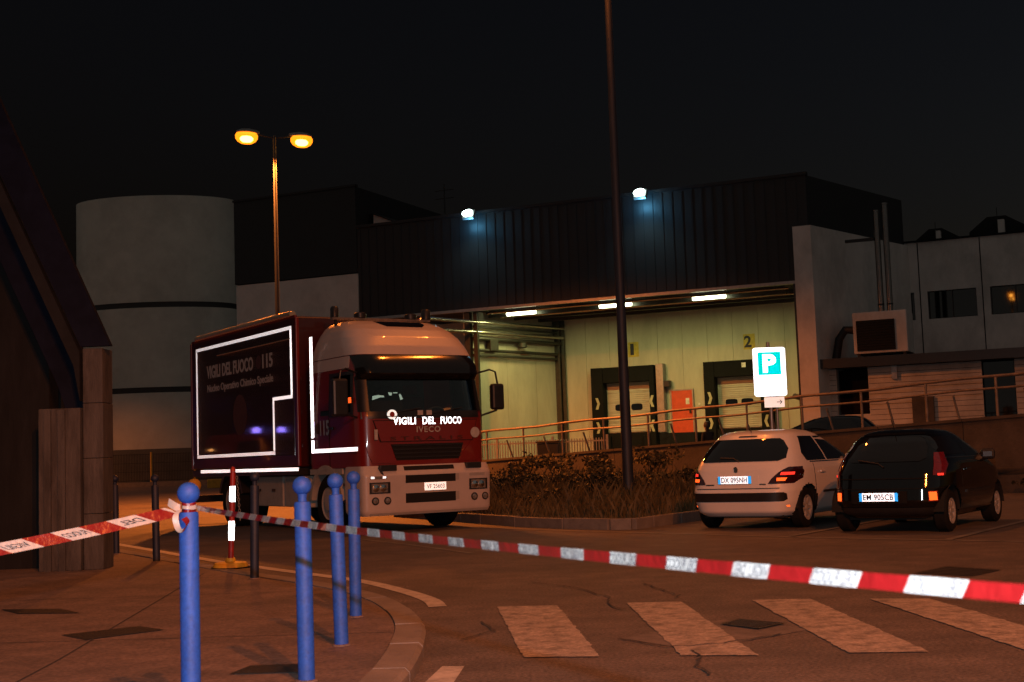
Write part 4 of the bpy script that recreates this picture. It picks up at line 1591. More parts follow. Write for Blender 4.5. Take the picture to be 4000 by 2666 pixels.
# beacon bar
mb = MB()
mb.b(-1.62, -1.50, -0.98, 0.98, 3.71, 3.75)
bar = obj('light_bar', mb, 'rail_steel', tk)
for yy in (-0.9, 0.9):
    mb = MB()
    mb.b(-1.58, -1.54, yy - 0.02, yy + 0.02, 3.45, 3.71)
    obj('bar_bracket', mb, 'rib_metal', bar)
for yy, hh, rr in ((-0.92, 0.19, 0.075), (-0.42, 0.10, 0.11), (0.6, 0.10, 0.11), (0.92, 0.19, 0.085)):
    mb = MB()
    mb.lathe([(rr, 0), (rr, hh * 0.8), (rr * 0.7, hh), (rr * 0.2, hh * 1.03)], 16, (-1.56, yy, 3.755))
    obj('beacon', mb, 'black_trim', bar, smooth=True)
# grille and hood details
obj('hood_gap', patch(FR, [(1.508, -0.875, 0.915), (1.872, -0.995, 1.015)], 12, 4, 0.011), 'deep_black', tk)
obj('hood_panel', patch(FR, [(1.52, -0.86, 0.9), (1.86, -0.98, 1.0)], 12, 4, 0.018), 'truck_red', tk, smooth=True)
obj('grille', patch(FR, [(1.2, -0.58, 0.62), (1.47, -0.68, 0.72)], 10, 3, 0.006), 'deep_black', tk)
for k in range(4):
    z = 1.24 + k * 0.066
    w_ = 0.6 + k * 0.02
    obj('grille_louvre', patch(FR, [(z, -w_, w_ + 0.04), (z + 0.022, -w_ - 0.01, w_ + 0.05)], 8, 1, 0.026), 'black_trim', tk)
for sy in (-1, 1):
    rows = [(1.16, 0.62, 1.02), (1.3, 0.70, 1.08), (1.5, 0.88, 1.12)] if sy > 0 else [(1.16, -1.02, -0.6), (1.3, -1.08, -0.68), (1.5, -1.12, -0.86)]
    obj('corner_panel', patch(FR, rows, 6, 4, 0.02), 'truck_red', tk, smooth=True)
Xf, Yf = (0, 1, 0), (0, 0, 1)
for w_, c_, l_ in (('VIGILI', -0.425, 0.43), ('DEL', 0.045, 0.25), ('FUOCO', 0.475, 0.41)):
    letters('front_lettering', w_, 'retro_letter', tk, (0.012, c_, 1.855), Xf, Yf, l_, 0.125, 0.028, 1.12)
letters('maker_lettering', 'IVECO', 'dull_letter', tk, (0.012, 0.03, 1.71), Xf, Yf, 0.46, 0.10, 0.02, 1.15)
letters('model_lettering', 'S T R A L I S', 'faint_letter', tk, (0.012, 0.0, 1.565), Xf, Yf, 1.4, 0.06, 0.01)
mb = MB()
mb.lathe([(0.085, 0), (0.085, 0.006)], 24, (0, 0, 0), 'x')
mb.v = [(x + 0.016, y * 1.1 - 0.66, z * 0.95 + 1.965) for x, y, z in mb.v]
em = obj('round_badge', mb, 'retro_jacket', tk)
mb = MB()
mb.lathe([(0.045, 0), (0.045, 0.004)], 20, (0, 0, 0), 'x')
mb.v = [(x + 0.0235, y - 0.66, z + 1.965) for x, y, z in mb.v]
obj('badge_centre', mb, 'emblem_red', em)
mb = MB()
mb.b(0.022, 0.026, -0.76, -0.56, 1.925, 1.94)
obj('badge_slit', mb, 'black_trim', em)
mb = MB()
mb.lathe([(0.09, 0), (0.09, 0.004)], 24, (0.003, 0.95, 1.64), 'x')
obj('crest', mb, 'dull_letter', tk)
mb = MB()
mb.b(0.0, 0.006, -0.99, -0.93, 1.55, 1.72)
obj('service_label', mb, 'dull_letter', tk)
for y0, m_ in ((-0.17, 'dull_letter'), (0.0, 'dull_letter')):
    mb = MB()
    mb.b(-0.004, 0.018, y0, y0 + 0.1, 1.95, 2.03)
    obj('permit_disc', mb, m_, tk)
# steps / tow covers under the hood
for y0, y1 in ((-0.93, -0.62), (0.72, 1.02)):
    mb = MB()
    mb.b(-0.06, 0.07, y0, y1, 1.03, 1.13)
    obj('step_bracket', mb, 'black_trim', tk, bevel=0.01)
mb = MB()
mb.tube([(0.055, -0.95, 1.1), (0.06, -0.9, 1.0), (0.06, -0.86, 0.93)], 0.02)
obj('wiper_arm', mb, 'black_trim', tk)
# bumper
bum = Shell([(0.30, -0.7, 0.03, 1.20, 10), (0.36, -0.75, 0.06, 1.23, 10), (0.97, -0.75, 0.08, 1.245, 10), (1.01, -0.75, 0.05, 1.24, 10), (1.12, -0.75, 0.0, 1.22, 10)])
bu = obj('bumper', bum.mesh(0.03, 160), 'truck_white', tk, smooth=True)
BF = lambda y, z, off: bum.end(y, z, True, off)
obj('bumper_lip', patch(BF, [(0.305, -1.12, 1.12), (0.345, -1.12, 1.12)], 16, 1, 0.012), 'mudguard', bu)
for z0, z1 in ((1.03, 1.10), (0.82, 0.95), (0.49, 0.65)):
    obj('air_slot', patch(BF, [(z0, -0.47, 0.49), (z1, -0.47, 0.49)], 8, 2, 0.004), 'deep_black', bu)
    if z1 < 1:
        obj('slot_end_cap', patch(BF, [(z0 + 0.02, 0.49, 0.56), (z1, 0.49, 0.56)], 2, 2, 0.003), 'mudguard', bu)
mb = MB()
mb.b(0.085, 0.1, -0.12, 0.29, 0.685, 0.815)
pl = obj('number_plate', mb, 'retro_plate_truck', tk)
letters('plate_characters', 'VF 25603', 'plate_ink', pl, (0.103, 0.085, 0.75), Xf, Yf, 0.34, 0.07, 0.0)
for sy in (-1, 1):
    lo, hi = (-1.13, -0.76) if sy < 0 else (0.76, 1.13)
    hl = obj('headlight', patch(BF, [(0.665, lo, hi), (0.85, lo, hi)], 6, 3, 0.012), 'black_trim', bu)
    obj('headlight_lens', patch(BF, [(0.685, lo + 0.03, hi - 0.05), (0.83, lo + 0.03, hi - 0.05)], 8, 4, 0.02), 'clear_lens', hl, smooth=True)
    for yy in (lo + 0.1, hi - 0.14):
        p = bum.end(yy, 0.755, True, 0.026)
        mb = MB()
        mb.lathe([(0.06, -0.01), (0.06, 0.0), (0.03, 0.012), (0.0, 0.016)], 16, tuple(p), 'x')
        obj('bulb_reflector', mb, 'chrome', hl, smooth=True)
    obj('marker_lamp', patch(BF, [(0.905, lo + 0.01, hi - 0.06), (0.95, lo + 0.01, hi - 0.06)], 5, 2, 0.012), 'clear_lens' if sy < 0 else 'mudguard', bu)
    if sy < 0:
        for a, b in ((lo + 0.02, lo + 0.08), (hi - 0.14, hi - 0.08)):
            obj('reflector', patch(BF, [(0.91, a, b), (0.948, a, b)], 2, 2, 0.016), 'retro_strip_dim', bu)
    for yy in (lo + 0.1, hi - 0.05):
        p = bum.end(yy, 0.545, True, 0.0)
        mb = MB()
        mb.lathe([(0.066, -0.02), (0.066, 0.008), (0.05, 0.01)], 18, tuple(p), 'x')
        fg = obj('fog_lamp', mb, 'black_trim', bu, smooth=True)
        mb = MB()
        mb.lathe([(0.05, 0.0), (0.045, 0.014), (0.02, 0.02), (0.0, 0.021)], 16, tuple(p), 'x')
        obj('fog_lens', mb, 'clear_lens', fg, smooth=True)
for y0, y1 in ((-0.75, -0.1), (0.1, 0.72)):
    mb = MB()
    pts = [cab.end(y0 + (y1 - y0) * k / 6, 1.97 + 0.10 * k / 6, True, 0.03) for k in range(7)]
    mb.tube(pts, 0.010, 6)
    obj('screen_wiper', mb, 'black_trim', tk)
# mirrors
for sy in (-1, 1):
    mb = MB()
    mb.tube([(-0.25, sy * 1.17, 2.68), (-0.18, sy * 1.4, 2.74), (-0.15, sy * 1.5, 2.7), (-0.15, sy * 1.55, 2.42)], 0.018)
    obj('mirror_arm', mb, 'black_trim', tk, smooth=True)
    mb = MB()
    mb.tube([(-0.2, sy * 1.2, 1.93), (-0.15, sy * 1.5, 2.02), (-0.15, sy * 1.56, 2.1)], 0.018)
    obj('mirror_arm', mb, 'black_trim', tk, smooth=True)
    mb = MB()
    mb.box((-0.16, sy * 1.53, 2.26), (0.12, 0.25, 0.46) if sy > 0 else (0.14, 0.28, 0.62))
    mr = obj('mirror', mb, 'black_trim', tk, bevel=0.04)
    mb = MB()
    mb.b(-0.245, -0.232, sy * 1.53 - 0.1, sy * 1.53 + 0.1, 2.06, 2.46)
    obj('mirror_glass', mb, 'chrome', mr)
# interior
mb = MB()
mb.b(-0.75, -0.12, -1.1, 1.1, 1.6, 1.93)
obj('dashboard', mb, 'dash', tk, bevel=0.06)
mb = MB()
mb.b(-2.2, -2.12, -1.15, 1.15, 1.2, 2.93)
obj('cab_rear_wall', mb, 'dash', tk)
for sy in (-0.62, 0.62):
    mb = MB()
    mb.b(-1.6, -1.1, sy - 0.26, sy + 0.26, 1.45, 1.62)
    st = obj('seat', mb, 'seat_cloth', tk, bevel=0.05)
    mb = MB()
    mb.box((-1.62, sy, 1.98), (0.16, 0.5, 0.75), (0, R(-10), 0))
    obj('backrest', mb, 'seat_cloth', st, bevel=0.06)
    mb = MB()
    mb.box((-1.7, sy, 2.47), (0.1, 0.28, 0.18), (0, R(-10), 0))
    obj('headrest', mb, 'seat_cloth', st, bevel=0.04)
mb = MB()
mb.lathe([(0.2, -0.015), (0.222, 0.0), (0.2, 0.015), (0.18, 0.0), (0.2, -0.015)], 24, cap=False)
e = Euler((0, R(-55), 0)).to_matrix()
mb.v = [tuple(e @ Vector(v) + Vector((-0.85, 0.62, 1.95))) for v in mb.v]
obj('steering_wheel', mb, 'dash', tk, smooth=True)
jk = thing('turnout_coat', 'dark coat with reflective bands hanging inside the truck cab', 'coat', (-1.494, 22.481, 0), TA)
mb = MB()
mb.prism([(-0.52, 1.75), (0.2, 1.75), (0.16, 2.25), (0.06, 2.44), (-0.1, 2.52), (-0.22, 2.52), (-0.38, 2.42), (-0.48, 2.2)], -1.25, -1.1, 'x')
obj('cloth', mb, 'dark_cloth', jk, bevel=0.05)
for pts in ([(-0.46, 2.26), (-0.3, 2.31), (-0.22, 2.31), (-0.23, 2.34), (-0.34, 2.35), (-0.45, 2.33)], [(-0.14, 2.40), (-0.06, 2.39), (-0.08, 2.34), (-0.12, 2.345)], [(0.07, 2.36), (0.1, 2.37), (0.15, 2.28), (0.1, 2.26)], [(-0.04, 2.395), (0.04, 2.40), (0.04, 2.38), (-0.04, 2.378)]):
    mb = MB()
    mb.prism(pts, -1.098, -1.09, 'x')
    obj('reflective_band', mb, 'retro_jacket', jk)
# cab side: fender, lettering, retro strips
SX, SY = (1, 0, 0), (0, 0, 1)


def side_strip(name, x0, x1, z0, z1, y=-1.285, m='retro_strip', parent=None):
    mb = MB()
    mb.b(x0, x1, y, y + 0.004, z0, z1)
    return obj(name, mb, m, parent or tk)


side_strip('reflective_strip', -1.895, -1.78, 1.64, 3.42, -1.262, 'retro_white')
side_strip('reflective_strip', -1.895, -1.78, 1.375, 1.60, -1.262, 'retro_white')
for k in range(3):
    side_strip('reflective_strip', -1.776, -0.10, 1.375 + k * 0.024, 1.395 + k * 0.024, -1.252, 'retro_strip')
letters('cab_lettering', '115', 'dull_letter', tk, (-1.38, -1.246, 1.80), SX, SY, 0.36, 0.26, 0.02)
mb = MB()
mb.lathe([(0.1, 0), (0.1, 0.004)], 20, (0, 0, 0), 'y')
mb.v = [(x * 0.8 - 1.66, y - 1.249, z + 1.80) for x, y, z in mb.v]
obj('phone_symbol', mb, 'faint_letter', tk)
mb = MB()
mb.b(-0.4, -0.31, -1.262, -1.245, 2.18, 2.27)
obj('side_repeater', mb, 'retro_amber', tk)
# chassis, wheels, guards
for sy in (-0.42, 0.42):
    mb = MB()
    mb.b(-8.0, -0.8, sy - 0.05, sy + 0.05, 0.75, 1.02)
    obj('chassis_rail', mb, 'rib_metal', tk)
mb = MB()
mb.b(-2.2, -0.3, -0.7, 0.7, 0.6, 1.1)
obj('engine_block', mb, 'deep_black', tk)


def truck_wheel(x, y, sg, dual=False):
    mb = MB()
    w = 0.3 if not dual else 0.62
    R0 = 0.5
    mb.lathe([(0.28, -w / 2), (0.46, -w / 2), (R0, -w / 2 + 0.04), (R0, w / 2 - 0.04), (0.46, w / 2), (0.28, w / 2)], 40, (x, y, R0), 'y', False)
    tw = obj('wheel', mb, 'rubber', tk, smooth=True)
    mb = MB()
    yo = y + sg * (w / 2)
    mb.lathe([(0.30, yo - sg * 0.02), (0.29, yo), (0.2, yo - sg * 0.06), (0.13, yo - sg * 0.05), (0.12, yo + sg * 0.02), (0.02, yo + sg * 0.03)], 24, (x, 0, R0), 'y')
    obj('rim', mb, 'rim_alloy', tw, smooth=True)
    return tw


for sy in (-1, 1):
    truck_wheel(-1.42, sy * 1.03, sy)
    truck_wheel(-5.9, sy * 0.92, sy, True)
for xa in (-1.42, -5.9):
    mb = MB()
    mb.cyl((xa, -0.9, 0.5), (xa, 0.9, 0.5), 0.09, 0.09, 12)
    obj('axle', mb, 'rib_metal', tk)
for sy in (-1, 1):
    for xc, a0, a1, mt in ((-1.42, 5, 175, 'mudguard'), (-5.9, 15, 165, 'black_trim')):
        mb = MB()
        pts = []
        n = 18
        for i in range(n + 1):
            a = R(a0 + (a1 - a0) * i / n)
            for rr in (0.58, 0.66):
                for yy in (sy * 0.82, sy * 1.235):
                    pts.append((xc + rr * math.cos(a), yy, 0.5 + rr * math.sin(a)))
        fs = []
        for i in range(n):
            o0, o1 = i * 4, i * 4 + 4
            fs += [(o0, o1, o1 + 1, o0 + 1), (o0 + 2, o0 + 3, o1 + 3, o1 + 2), (o0 + 1, o1 + 1, o1 + 3, o0 + 3), (o0, o0 + 2, o1 + 2, o1)]
        fs += [(0, 1, 3, 2), (n * 4, n * 4 + 2, n * 4 + 3, n * 4 + 1)]
        mb.add(pts, fs)
        obj('mudguard', mb, mt, tk, smooth=True)
    mb = MB()
    mb.b(-2.05, -0.76, sy * 1.21 - 0.02, sy * 1.21 + 0.02, 1.0, 1.095)
    obj('sill_panel', mb, 'mudguard', tk)
    for x0, x1, mt in ((-3.3, -2.15, 'mudguard'), (-4.9, -3.4, 'mudguard')):
        mb = MB()
        mb.b(x0, x1, min(sy * 0.62, sy * 1.18), max(sy * 0.62, sy * 1.18), 0.42, 0.98)
        obj('side_locker', mb, mt, tk, bevel=0.02)
# cab and body details
for sy in (-1, 1):
    p = cab.side(-1.12, 1.78, sy, 0.02)
    mb = MB()
    mb.box(tuple(p), (0.16, 0.03, 0.05))
    obj('door_handle', mb, 'black_trim', tk, bevel=0.01)
    for zz in (0.52, 0.8):
        mb = MB()
        mb.b(-0.72, -0.35, sy * 1.2 - 0.03, sy * 1.2 + 0.03, zz, zz + 0.05)
        obj('entry_step', mb, 'black_trim', tk)
    for xx in (-2.7, -3.8, -4.5):
        mb = MB()
        mb.b(xx - 0.06, xx + 0.06, sy * 1.19 - 0.012, sy * 1.19 + 0.012, 0.7, 0.75)
        obj('locker_catch', mb, 'black_trim', tk)
for yy in (-1.262, 1.262):
    for xx in (-7.985, -2.435):
        mb = MB()
        mb.b(xx - 0.035, xx + 0.035, yy - 0.03, yy + 0.03, 1.16, 3.84)
        obj('corner_post', mb, 'truck_red', tk, bevel=0.012)
    mb = MB()
    mb.b(-7.95, -2.47, yy - 0.02, yy + 0.028, 3.842, 3.885)
    obj('roof_edge_trim', mb, 'truck_red', tk)
mb = MB()
mb.tube([(-2.34, -0.75, 0.95), (-2.34, -0.75, 3.2), (-2.34, -0.7, 3.4)], 0.07, 12)
obj('air_intake', mb, 'black_trim', tk, smooth=True)
for zz in (1.5, 2.1, 2.7):
    mb = MB()
    mb.b(-2.42, -2.405, -1.2, 1.2, zz, zz + 0.05)
    obj('bulkhead_rib', mb, 'box_red', tk)
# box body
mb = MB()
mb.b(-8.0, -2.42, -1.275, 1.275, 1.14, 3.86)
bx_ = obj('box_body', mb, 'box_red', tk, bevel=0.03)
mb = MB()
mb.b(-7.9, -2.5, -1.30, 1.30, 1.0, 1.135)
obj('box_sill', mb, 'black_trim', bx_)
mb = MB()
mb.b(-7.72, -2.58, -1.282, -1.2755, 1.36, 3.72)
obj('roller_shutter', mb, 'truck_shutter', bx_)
for nm, yy, zz, r_, amp, pit, x0 in (('awning_cover', -1.235, 3.92, 0.065, 0.004, 0.13, -7.72), ('glint_rail', -1.287, 3.47, 0.010, 0.0015, 0.13, -6.4)):  # ribbed tubes added and shaped to catch the lamp's amber glint
    mb = MB()
    pts, rad = [], []
    n = int((-2.66 - x0) / pit * 8)
    for i in range(n + 1):
        pts.append((x0 + (-2.66 - x0) * i / n, yy, zz))
        rad.append(r_ + amp * math.sin(2 * PI * i / 8))
    mb.tube(pts, rad, 14)
    obj(nm, mb, 'glint_metal', bx_, smooth=True)
xb, xf, zt, zl, xl, zs = -7.66, -2.62, 3.70, 1.385, -3.47, 2.45
th = 0.016
for k in range(3):
    o = k * 0.022
    side_strip('reflective_strip', xb, xf, zt - o - th, zt - o, -1.288, 'retro_strip_dim')
    side_strip('reflective_strip', xb, xl, zl + o, zl + o + th, -1.288, 'retro_strip_dim')
    side_strip('reflective_strip', -7.42, -2.38, 1.075 + o, 1.075 + o + th, -1.304, 'retro_strip')
side_strip('reflective_strip', xb, xb + 0.07, zl + 0.07, zt - 0.065, -1.288, 'retro_strip_dim')
side_strip('reflective_strip', xf - 0.07, xf, zs, zt - 0.065, -1.288, 'retro_strip')
side_strip('reflective_strip', xl + 0.003, xf, zs - 0.064, zs - 0.002, -1.288, 'retro_strip_dim')
side_strip('reflective_strip', xl - 0.07, xl, zl + 0.07, zs - 0.005, -1.288, 'retro_strip_dim')
letters('side_lettering', 'VIGILI DEL FUOCO', 'dull_letter', tk, (-5.75, -1.286, 3.16), SX, SY, 2.55, 0.27, 0.03)
letters('side_lettering', '115', 'dull_letter', tk, (-3.76, -1.286, 3.16), SX, SY, 0.5, 0.27, 0.03)
mb = MB()
mb.lathe([(0.13, 0), (0.13, 0.003)], 20, (0, 0, 0), 'y')
mb.v = [(x - 4.2, y - 1.287, z + 3.16) for x, y, z in mb.v]
obj('phone_symbol', mb, 'faint_letter', tk)
letters('side_lettering', 'Nucleo Operativo Chimico Speciale', 'dull_letter', tk, (-5.25, -1.286, 2.80), SX, SY, 3.5, 0.2, 0.02)
mb = MB()
mb.lathe([(0.4, 0), (0.4, 0.003)], 28, (0, 0, 0), 'y')
mb.v = [(x * 0.9 - 5.2, y - 1.287, z * 1.0 + 2.2) for x, y, z in mb.v]
obj('round_crest', mb, 'faint_letter', tk)
mb = MB()
mb.b(-8.1, -8.02, -1.2, 1.2, 0.45, 0.6)
obj('rear_guard', mb, 'black_trim', tk)

# ================================================================== CARS
def wheel(parent, x, y, sg, r, rim_r, spokes, m='rim_alloy'):
    mb = MB()
    w = 0.19
    mb.lathe([(rim_r, -w / 2), (r - 0.03, -w / 2), (r, -w / 2 + 0.03), (r, w / 2 - 0.03), (r - 0.03, w / 2), (rim_r, w / 2)], 36, (x, y, r), 'y', False)
    t = obj('wheel', mb, 'rubber', parent, smooth=True)
    yo = y + sg * (w / 2 - 0.03)
    mb = MB()
    mb.lathe([(rim_r + 0.01, yo - sg * 0.05), (rim_r + 0.012, yo + sg * 0.025), (rim_r - 0.025, yo + sg * 0.015), (rim_r - 0.03, yo - sg * 0.06)], 30, (x, 0, r), 'y', False)
    rm = obj('rim', mb, m, t, smooth=True)
    for k in range(spokes):
        a = 2 * PI * k / spokes
        mb = MB()
        mb.box((x + math.cos(a) * rim_r * 0.52, yo, r + math.sin(a) * rim_r * 0.52), (rim_r * 0.95, 0.025, 0.045), (0, -a, 0))
        obj('spoke', mb, m, rm)
    mb = MB()
    mb.cyl((x, yo - sg * 0.07, r), (x, yo - sg * 0.06, r), rim_r, rim_r, 24)
    obj('brake_disc', mb, 'rib_metal', t)
    mb = MB()
    mb.cyl((x, yo - sg * 0.02, r), (x, yo + sg * 0.02, r), 0.05, 0.04, 14)
    obj('hub_cap', mb, m, t)
    return t


def car(name, label, loc, rz, paint, lv, L, W, plate, st):
    t = thing(name, label, 'car', loc, rz, 'parked hatchbacks')
    sh = Shell(lv)
    ax0, ax1, wr = st['ax0'], st['ax1'], st['wr']

    def arch(x, y, z):
        return abs(y) > W * 0.40 and any(math.hypot(x - a, z - wr) < wr + 0.055 for a in (ax0, ax1))
    obj('body', sh.mesh(0.022, 260, arch), paint, t, smooth=True)
    RE = lambda y, z, off: sh.end(y, z, False, off)
    # dark floor and wheel wells
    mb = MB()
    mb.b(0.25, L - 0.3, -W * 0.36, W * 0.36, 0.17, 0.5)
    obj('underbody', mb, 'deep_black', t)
    for sg in (-1, 1):
        for a in (ax0, ax1):
            hw = sh.side(a, 0.42, 1).y
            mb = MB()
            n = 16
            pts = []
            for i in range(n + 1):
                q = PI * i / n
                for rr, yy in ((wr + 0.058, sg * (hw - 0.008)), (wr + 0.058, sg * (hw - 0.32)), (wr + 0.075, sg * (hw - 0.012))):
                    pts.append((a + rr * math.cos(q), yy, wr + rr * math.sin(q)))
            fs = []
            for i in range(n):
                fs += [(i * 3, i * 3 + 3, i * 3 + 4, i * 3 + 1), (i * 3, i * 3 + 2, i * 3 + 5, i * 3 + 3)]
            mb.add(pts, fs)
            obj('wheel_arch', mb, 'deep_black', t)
            wheel(t, a, sg * (hw - 0.115), sg, wr, wr * 0.62, st['spokes'])
        fn = lambda x, z, off, sg=sg: sh.side(x, z, sg, off)
        for rows in st['side_windows']:
            obj('side_window', patch(fn, rows, 10, 4, 0.004), 'car_glass', t, smooth=True)
        obj('belt_trim', patch(fn, st['belt'], 12, 1, 0.008), 'chrome', t)
        obj('door_strip', patch(fn, [(0.50, ax0 + 0.55, ax1 - 0.5), (0.535, ax0 + 0.55, ax1 - 0.5)], 8, 1, 0.02), 'black_trim', t)
        obj('door_seam', patch(fn, [(0.3, st['seam'], st['seam'] + 0.012), (0.95, st['seam'] - 0.05, st['seam'] - 0.038)], 1, 8, 0.003), 'deep_black', t)
        p = sh.side(st['seam'] + 0.25, 0.82, sg, 0.02)
        mb = MB()
        mb.box(tuple(p), (0.2, 0.03, 0.03))
        obj('door_handle', mb, paint, t, bevel=0.008)
        p = sh.side(st['mirror'], 1.0, sg, 0.1)
        mb = MB()
        mb.box(tuple(p), (0.12, 0.2, 0.15), (0, 0, sg * -0.2))
        obj('door_mirror', mb, paint if st['mirror_painted'] else 'black_trim', t, bevel=0.04)
    obj('rear_window', patch(RE, st['rear_window'], 48, 6, 0.010), 'car_glass', t, smooth=True)
    for sg in (-1, 1):
        for nm, rows, m in st['lights']:
            rr = [(z, lo, hi) if sg < 0 else (z, -hi, -lo) for z, lo, hi in rows]
            obj(nm, patch(RE, rr, 16, 4, 0.014 if m != 'retro_red' and m != 'retro_amber' else 0.02), m, t, smooth=True)
    for nm, rows, m in st['rear']:
        obj(nm, patch(RE, rows, 48, 3, 0.014 if nm != 'plate_recess' else 0.004), m, t, smooth=True)
    # plate
    cx, cz, w, h = plate[1], plate[2], 0.52, 0.11
    p = sh.end(cx, cz, False, 0.02)
    q = sh.end(cx, cz + 0.06, False, 0.02)
    q2 = sh.end(cx, cz - 0.06, False, 0.02)
    xr = min(p.x, q.x, q2.x)
    mb = MB()
    mb.b(xr - 0.006, xr + 0.02, cx - w / 2 + 0.04, cx + w / 2 - 0.04, cz - h / 2, cz + h / 2)
    pl = obj('number_plate', mb, 'retro_plate', t)
    for sg in (-1, 1):
        mb = MB()
        mb.b(xr - 0.006, xr + 0.02, cx + sg * (w / 2 - 0.02) - 0.0199, cx + sg * (w / 2 - 0.02) + 0.0199, cz - h / 2, cz + h / 2)
        obj('plate_band', mb, 'retro_plate_blue', pl)
    letters('plate_characters', plate[0], 'plate_ink', pl, (xr - 0.009, cx, cz), (0, -1, 0), (0, 0, 1), 0.41, 0.078, 0.012, 1.05)
    return t, sh


lv207 = [(0.19, 0.16, 3.85, 0.74, 6), (0.26, 0.06, 3.96, 0.82, 6), (0.40, 0.02, 4.01, 0.855, 6), (0.56, 0.0, 4.03, 0.872, 6), (0.62, 0.03, 4.02, 0.874, 6), (0.78, 0.08, 3.92, 0.872, 6),
         (0.88, 0.11, 3.55, 0.865, 5.5), (0.96, 0.15, 3.1, 0.845, 5), (1.08, 0.25, 2.78, 0.795, 5), (1.20, 0.36, 2.50, 0.735, 4.6), (1.32, 0.49, 2.2, 0.67, 4.2), (1.40, 0.60, 1.98, 0.61, 4), (1.445, 0.72, 1.8, 0.54, 3.6), (1.47, 0.92, 1.55, 0.42, 3.2)]
st207 = dict(ax0=0.72, ax1=3.26, wr=0.30, spokes=7, seam=1.0, mirror=2.45, mirror_painted=True,
             side_windows=[[(0.99, 0.78, 1.52), (1.10, 0.72, 1.50), (1.36, 0.92, 1.42)], [(0.99, 1.58, 2.72), (1.36, 1.48, 1.98)]],
             belt=[(0.965, 0.85, 2.75), (0.98, 0.85, 2.75)],
             rear_window=[(1.0, -0.60, 0.60), (1.04, -0.68, 0.68), (1.18, -0.655, 0.655), (1.30, -0.56, 0.56), (1.335, -0.50, 0.50)],
             lights=[('tail_light', [(0.67, -0.80, -0.50), (0.74, -0.845, -0.54), (0.84, -0.845, -0.64), (0.91, -0.83, -0.74)], 'smoked_lens'),
                     ('tail_reflector', [(0.795, -0.80, -0.66), (0.835, -0.80, -0.67)], 'retro_red'),
                     ('indicator_lens', [(0.71, -0.72, -0.62), (0.755, -0.74, -0.62)], 'retro_amber'),
                     ('corner_reflector', [(0.33, -0.745, -0.72), (0.355, -0.745, -0.72)], 'retro_amber')],
             rear=[('bumper_strip', [(0.415, -0.70, 0.70), (0.44, -0.74, 0.74), (0.525, -0.74, 0.74), (0.545, -0.71, 0.71)], 'black_trim'),
                   ('tailgate_seam', [(0.603, -0.66, 0.66), (0.612, -0.66, 0.66)], 'deep_black'),
                   ('plate_recess', [(0.665, -0.36, 0.36), (0.80, -0.34, 0.34)], 'white_car_paint'),
                   ('high_brake_light', [(1.365, -0.15, 0.15), (1.385, -0.14, 0.14)], 'smoked_lens')])
hx, hy = 0.56, 0.83
wc, wsh = car('white_hatchback', 'white three-door hatchback parked left of the black car', (3.62 - hx * 0.72, 20.32 - hy * 0.72, 0), math.atan2(hy, hx), 'white_car_paint', lv207, 4.03, 1.75, ('DX 095NH', 0.02, 0.735), st207)
# tailgate emblem, wiper stub, roof antenna
mb = MB()
p = wsh.end(0.02, 0.885, False, 0.02)
mb.prism([(-0.03, -0.035), (0.0, -0.045), (0.028, -0.03), (0.02, 0.0), (0.032, 0.03), (0.0, 0.045), (-0.02, 0.035), (-0.035, 0.01)], p.x - 0.008, p.x + 0.004, 'x')
mb.v = [(a, b + p.y, c + p.z) for a, b, c in mb.v]
obj('tailgate_badge', mb, 'chrome', wc)
for yy, w_ in ((0.42, 0.13), (-0.42, 0.1)):
    p = wsh.end(yy, 0.665, False, 0.006)
    mb = MB()
    mb.box(tuple(p), (0.008, w_, 0.018))
    obj('model_badge', mb, 'chrome', wc)
mb = MB()
mb.tube([(0.68, 0.0, 1.44), (0.55, 0.0, 1.60)], [0.008, 0.004], 6)
obj('roof_antenna', mb, 'black_trim', wc)
mb = MB()
p = wsh.end(0.0, 1.03, False, 0.03)
mb.tube([(p.x, 0, 1.0), (p.x + 0.03, 0.1, 1.05), (p.x + 0.04, 0.32, 1.06)], 0.012, 6)
obj('rear_wiper', mb, 'black_trim', wc)

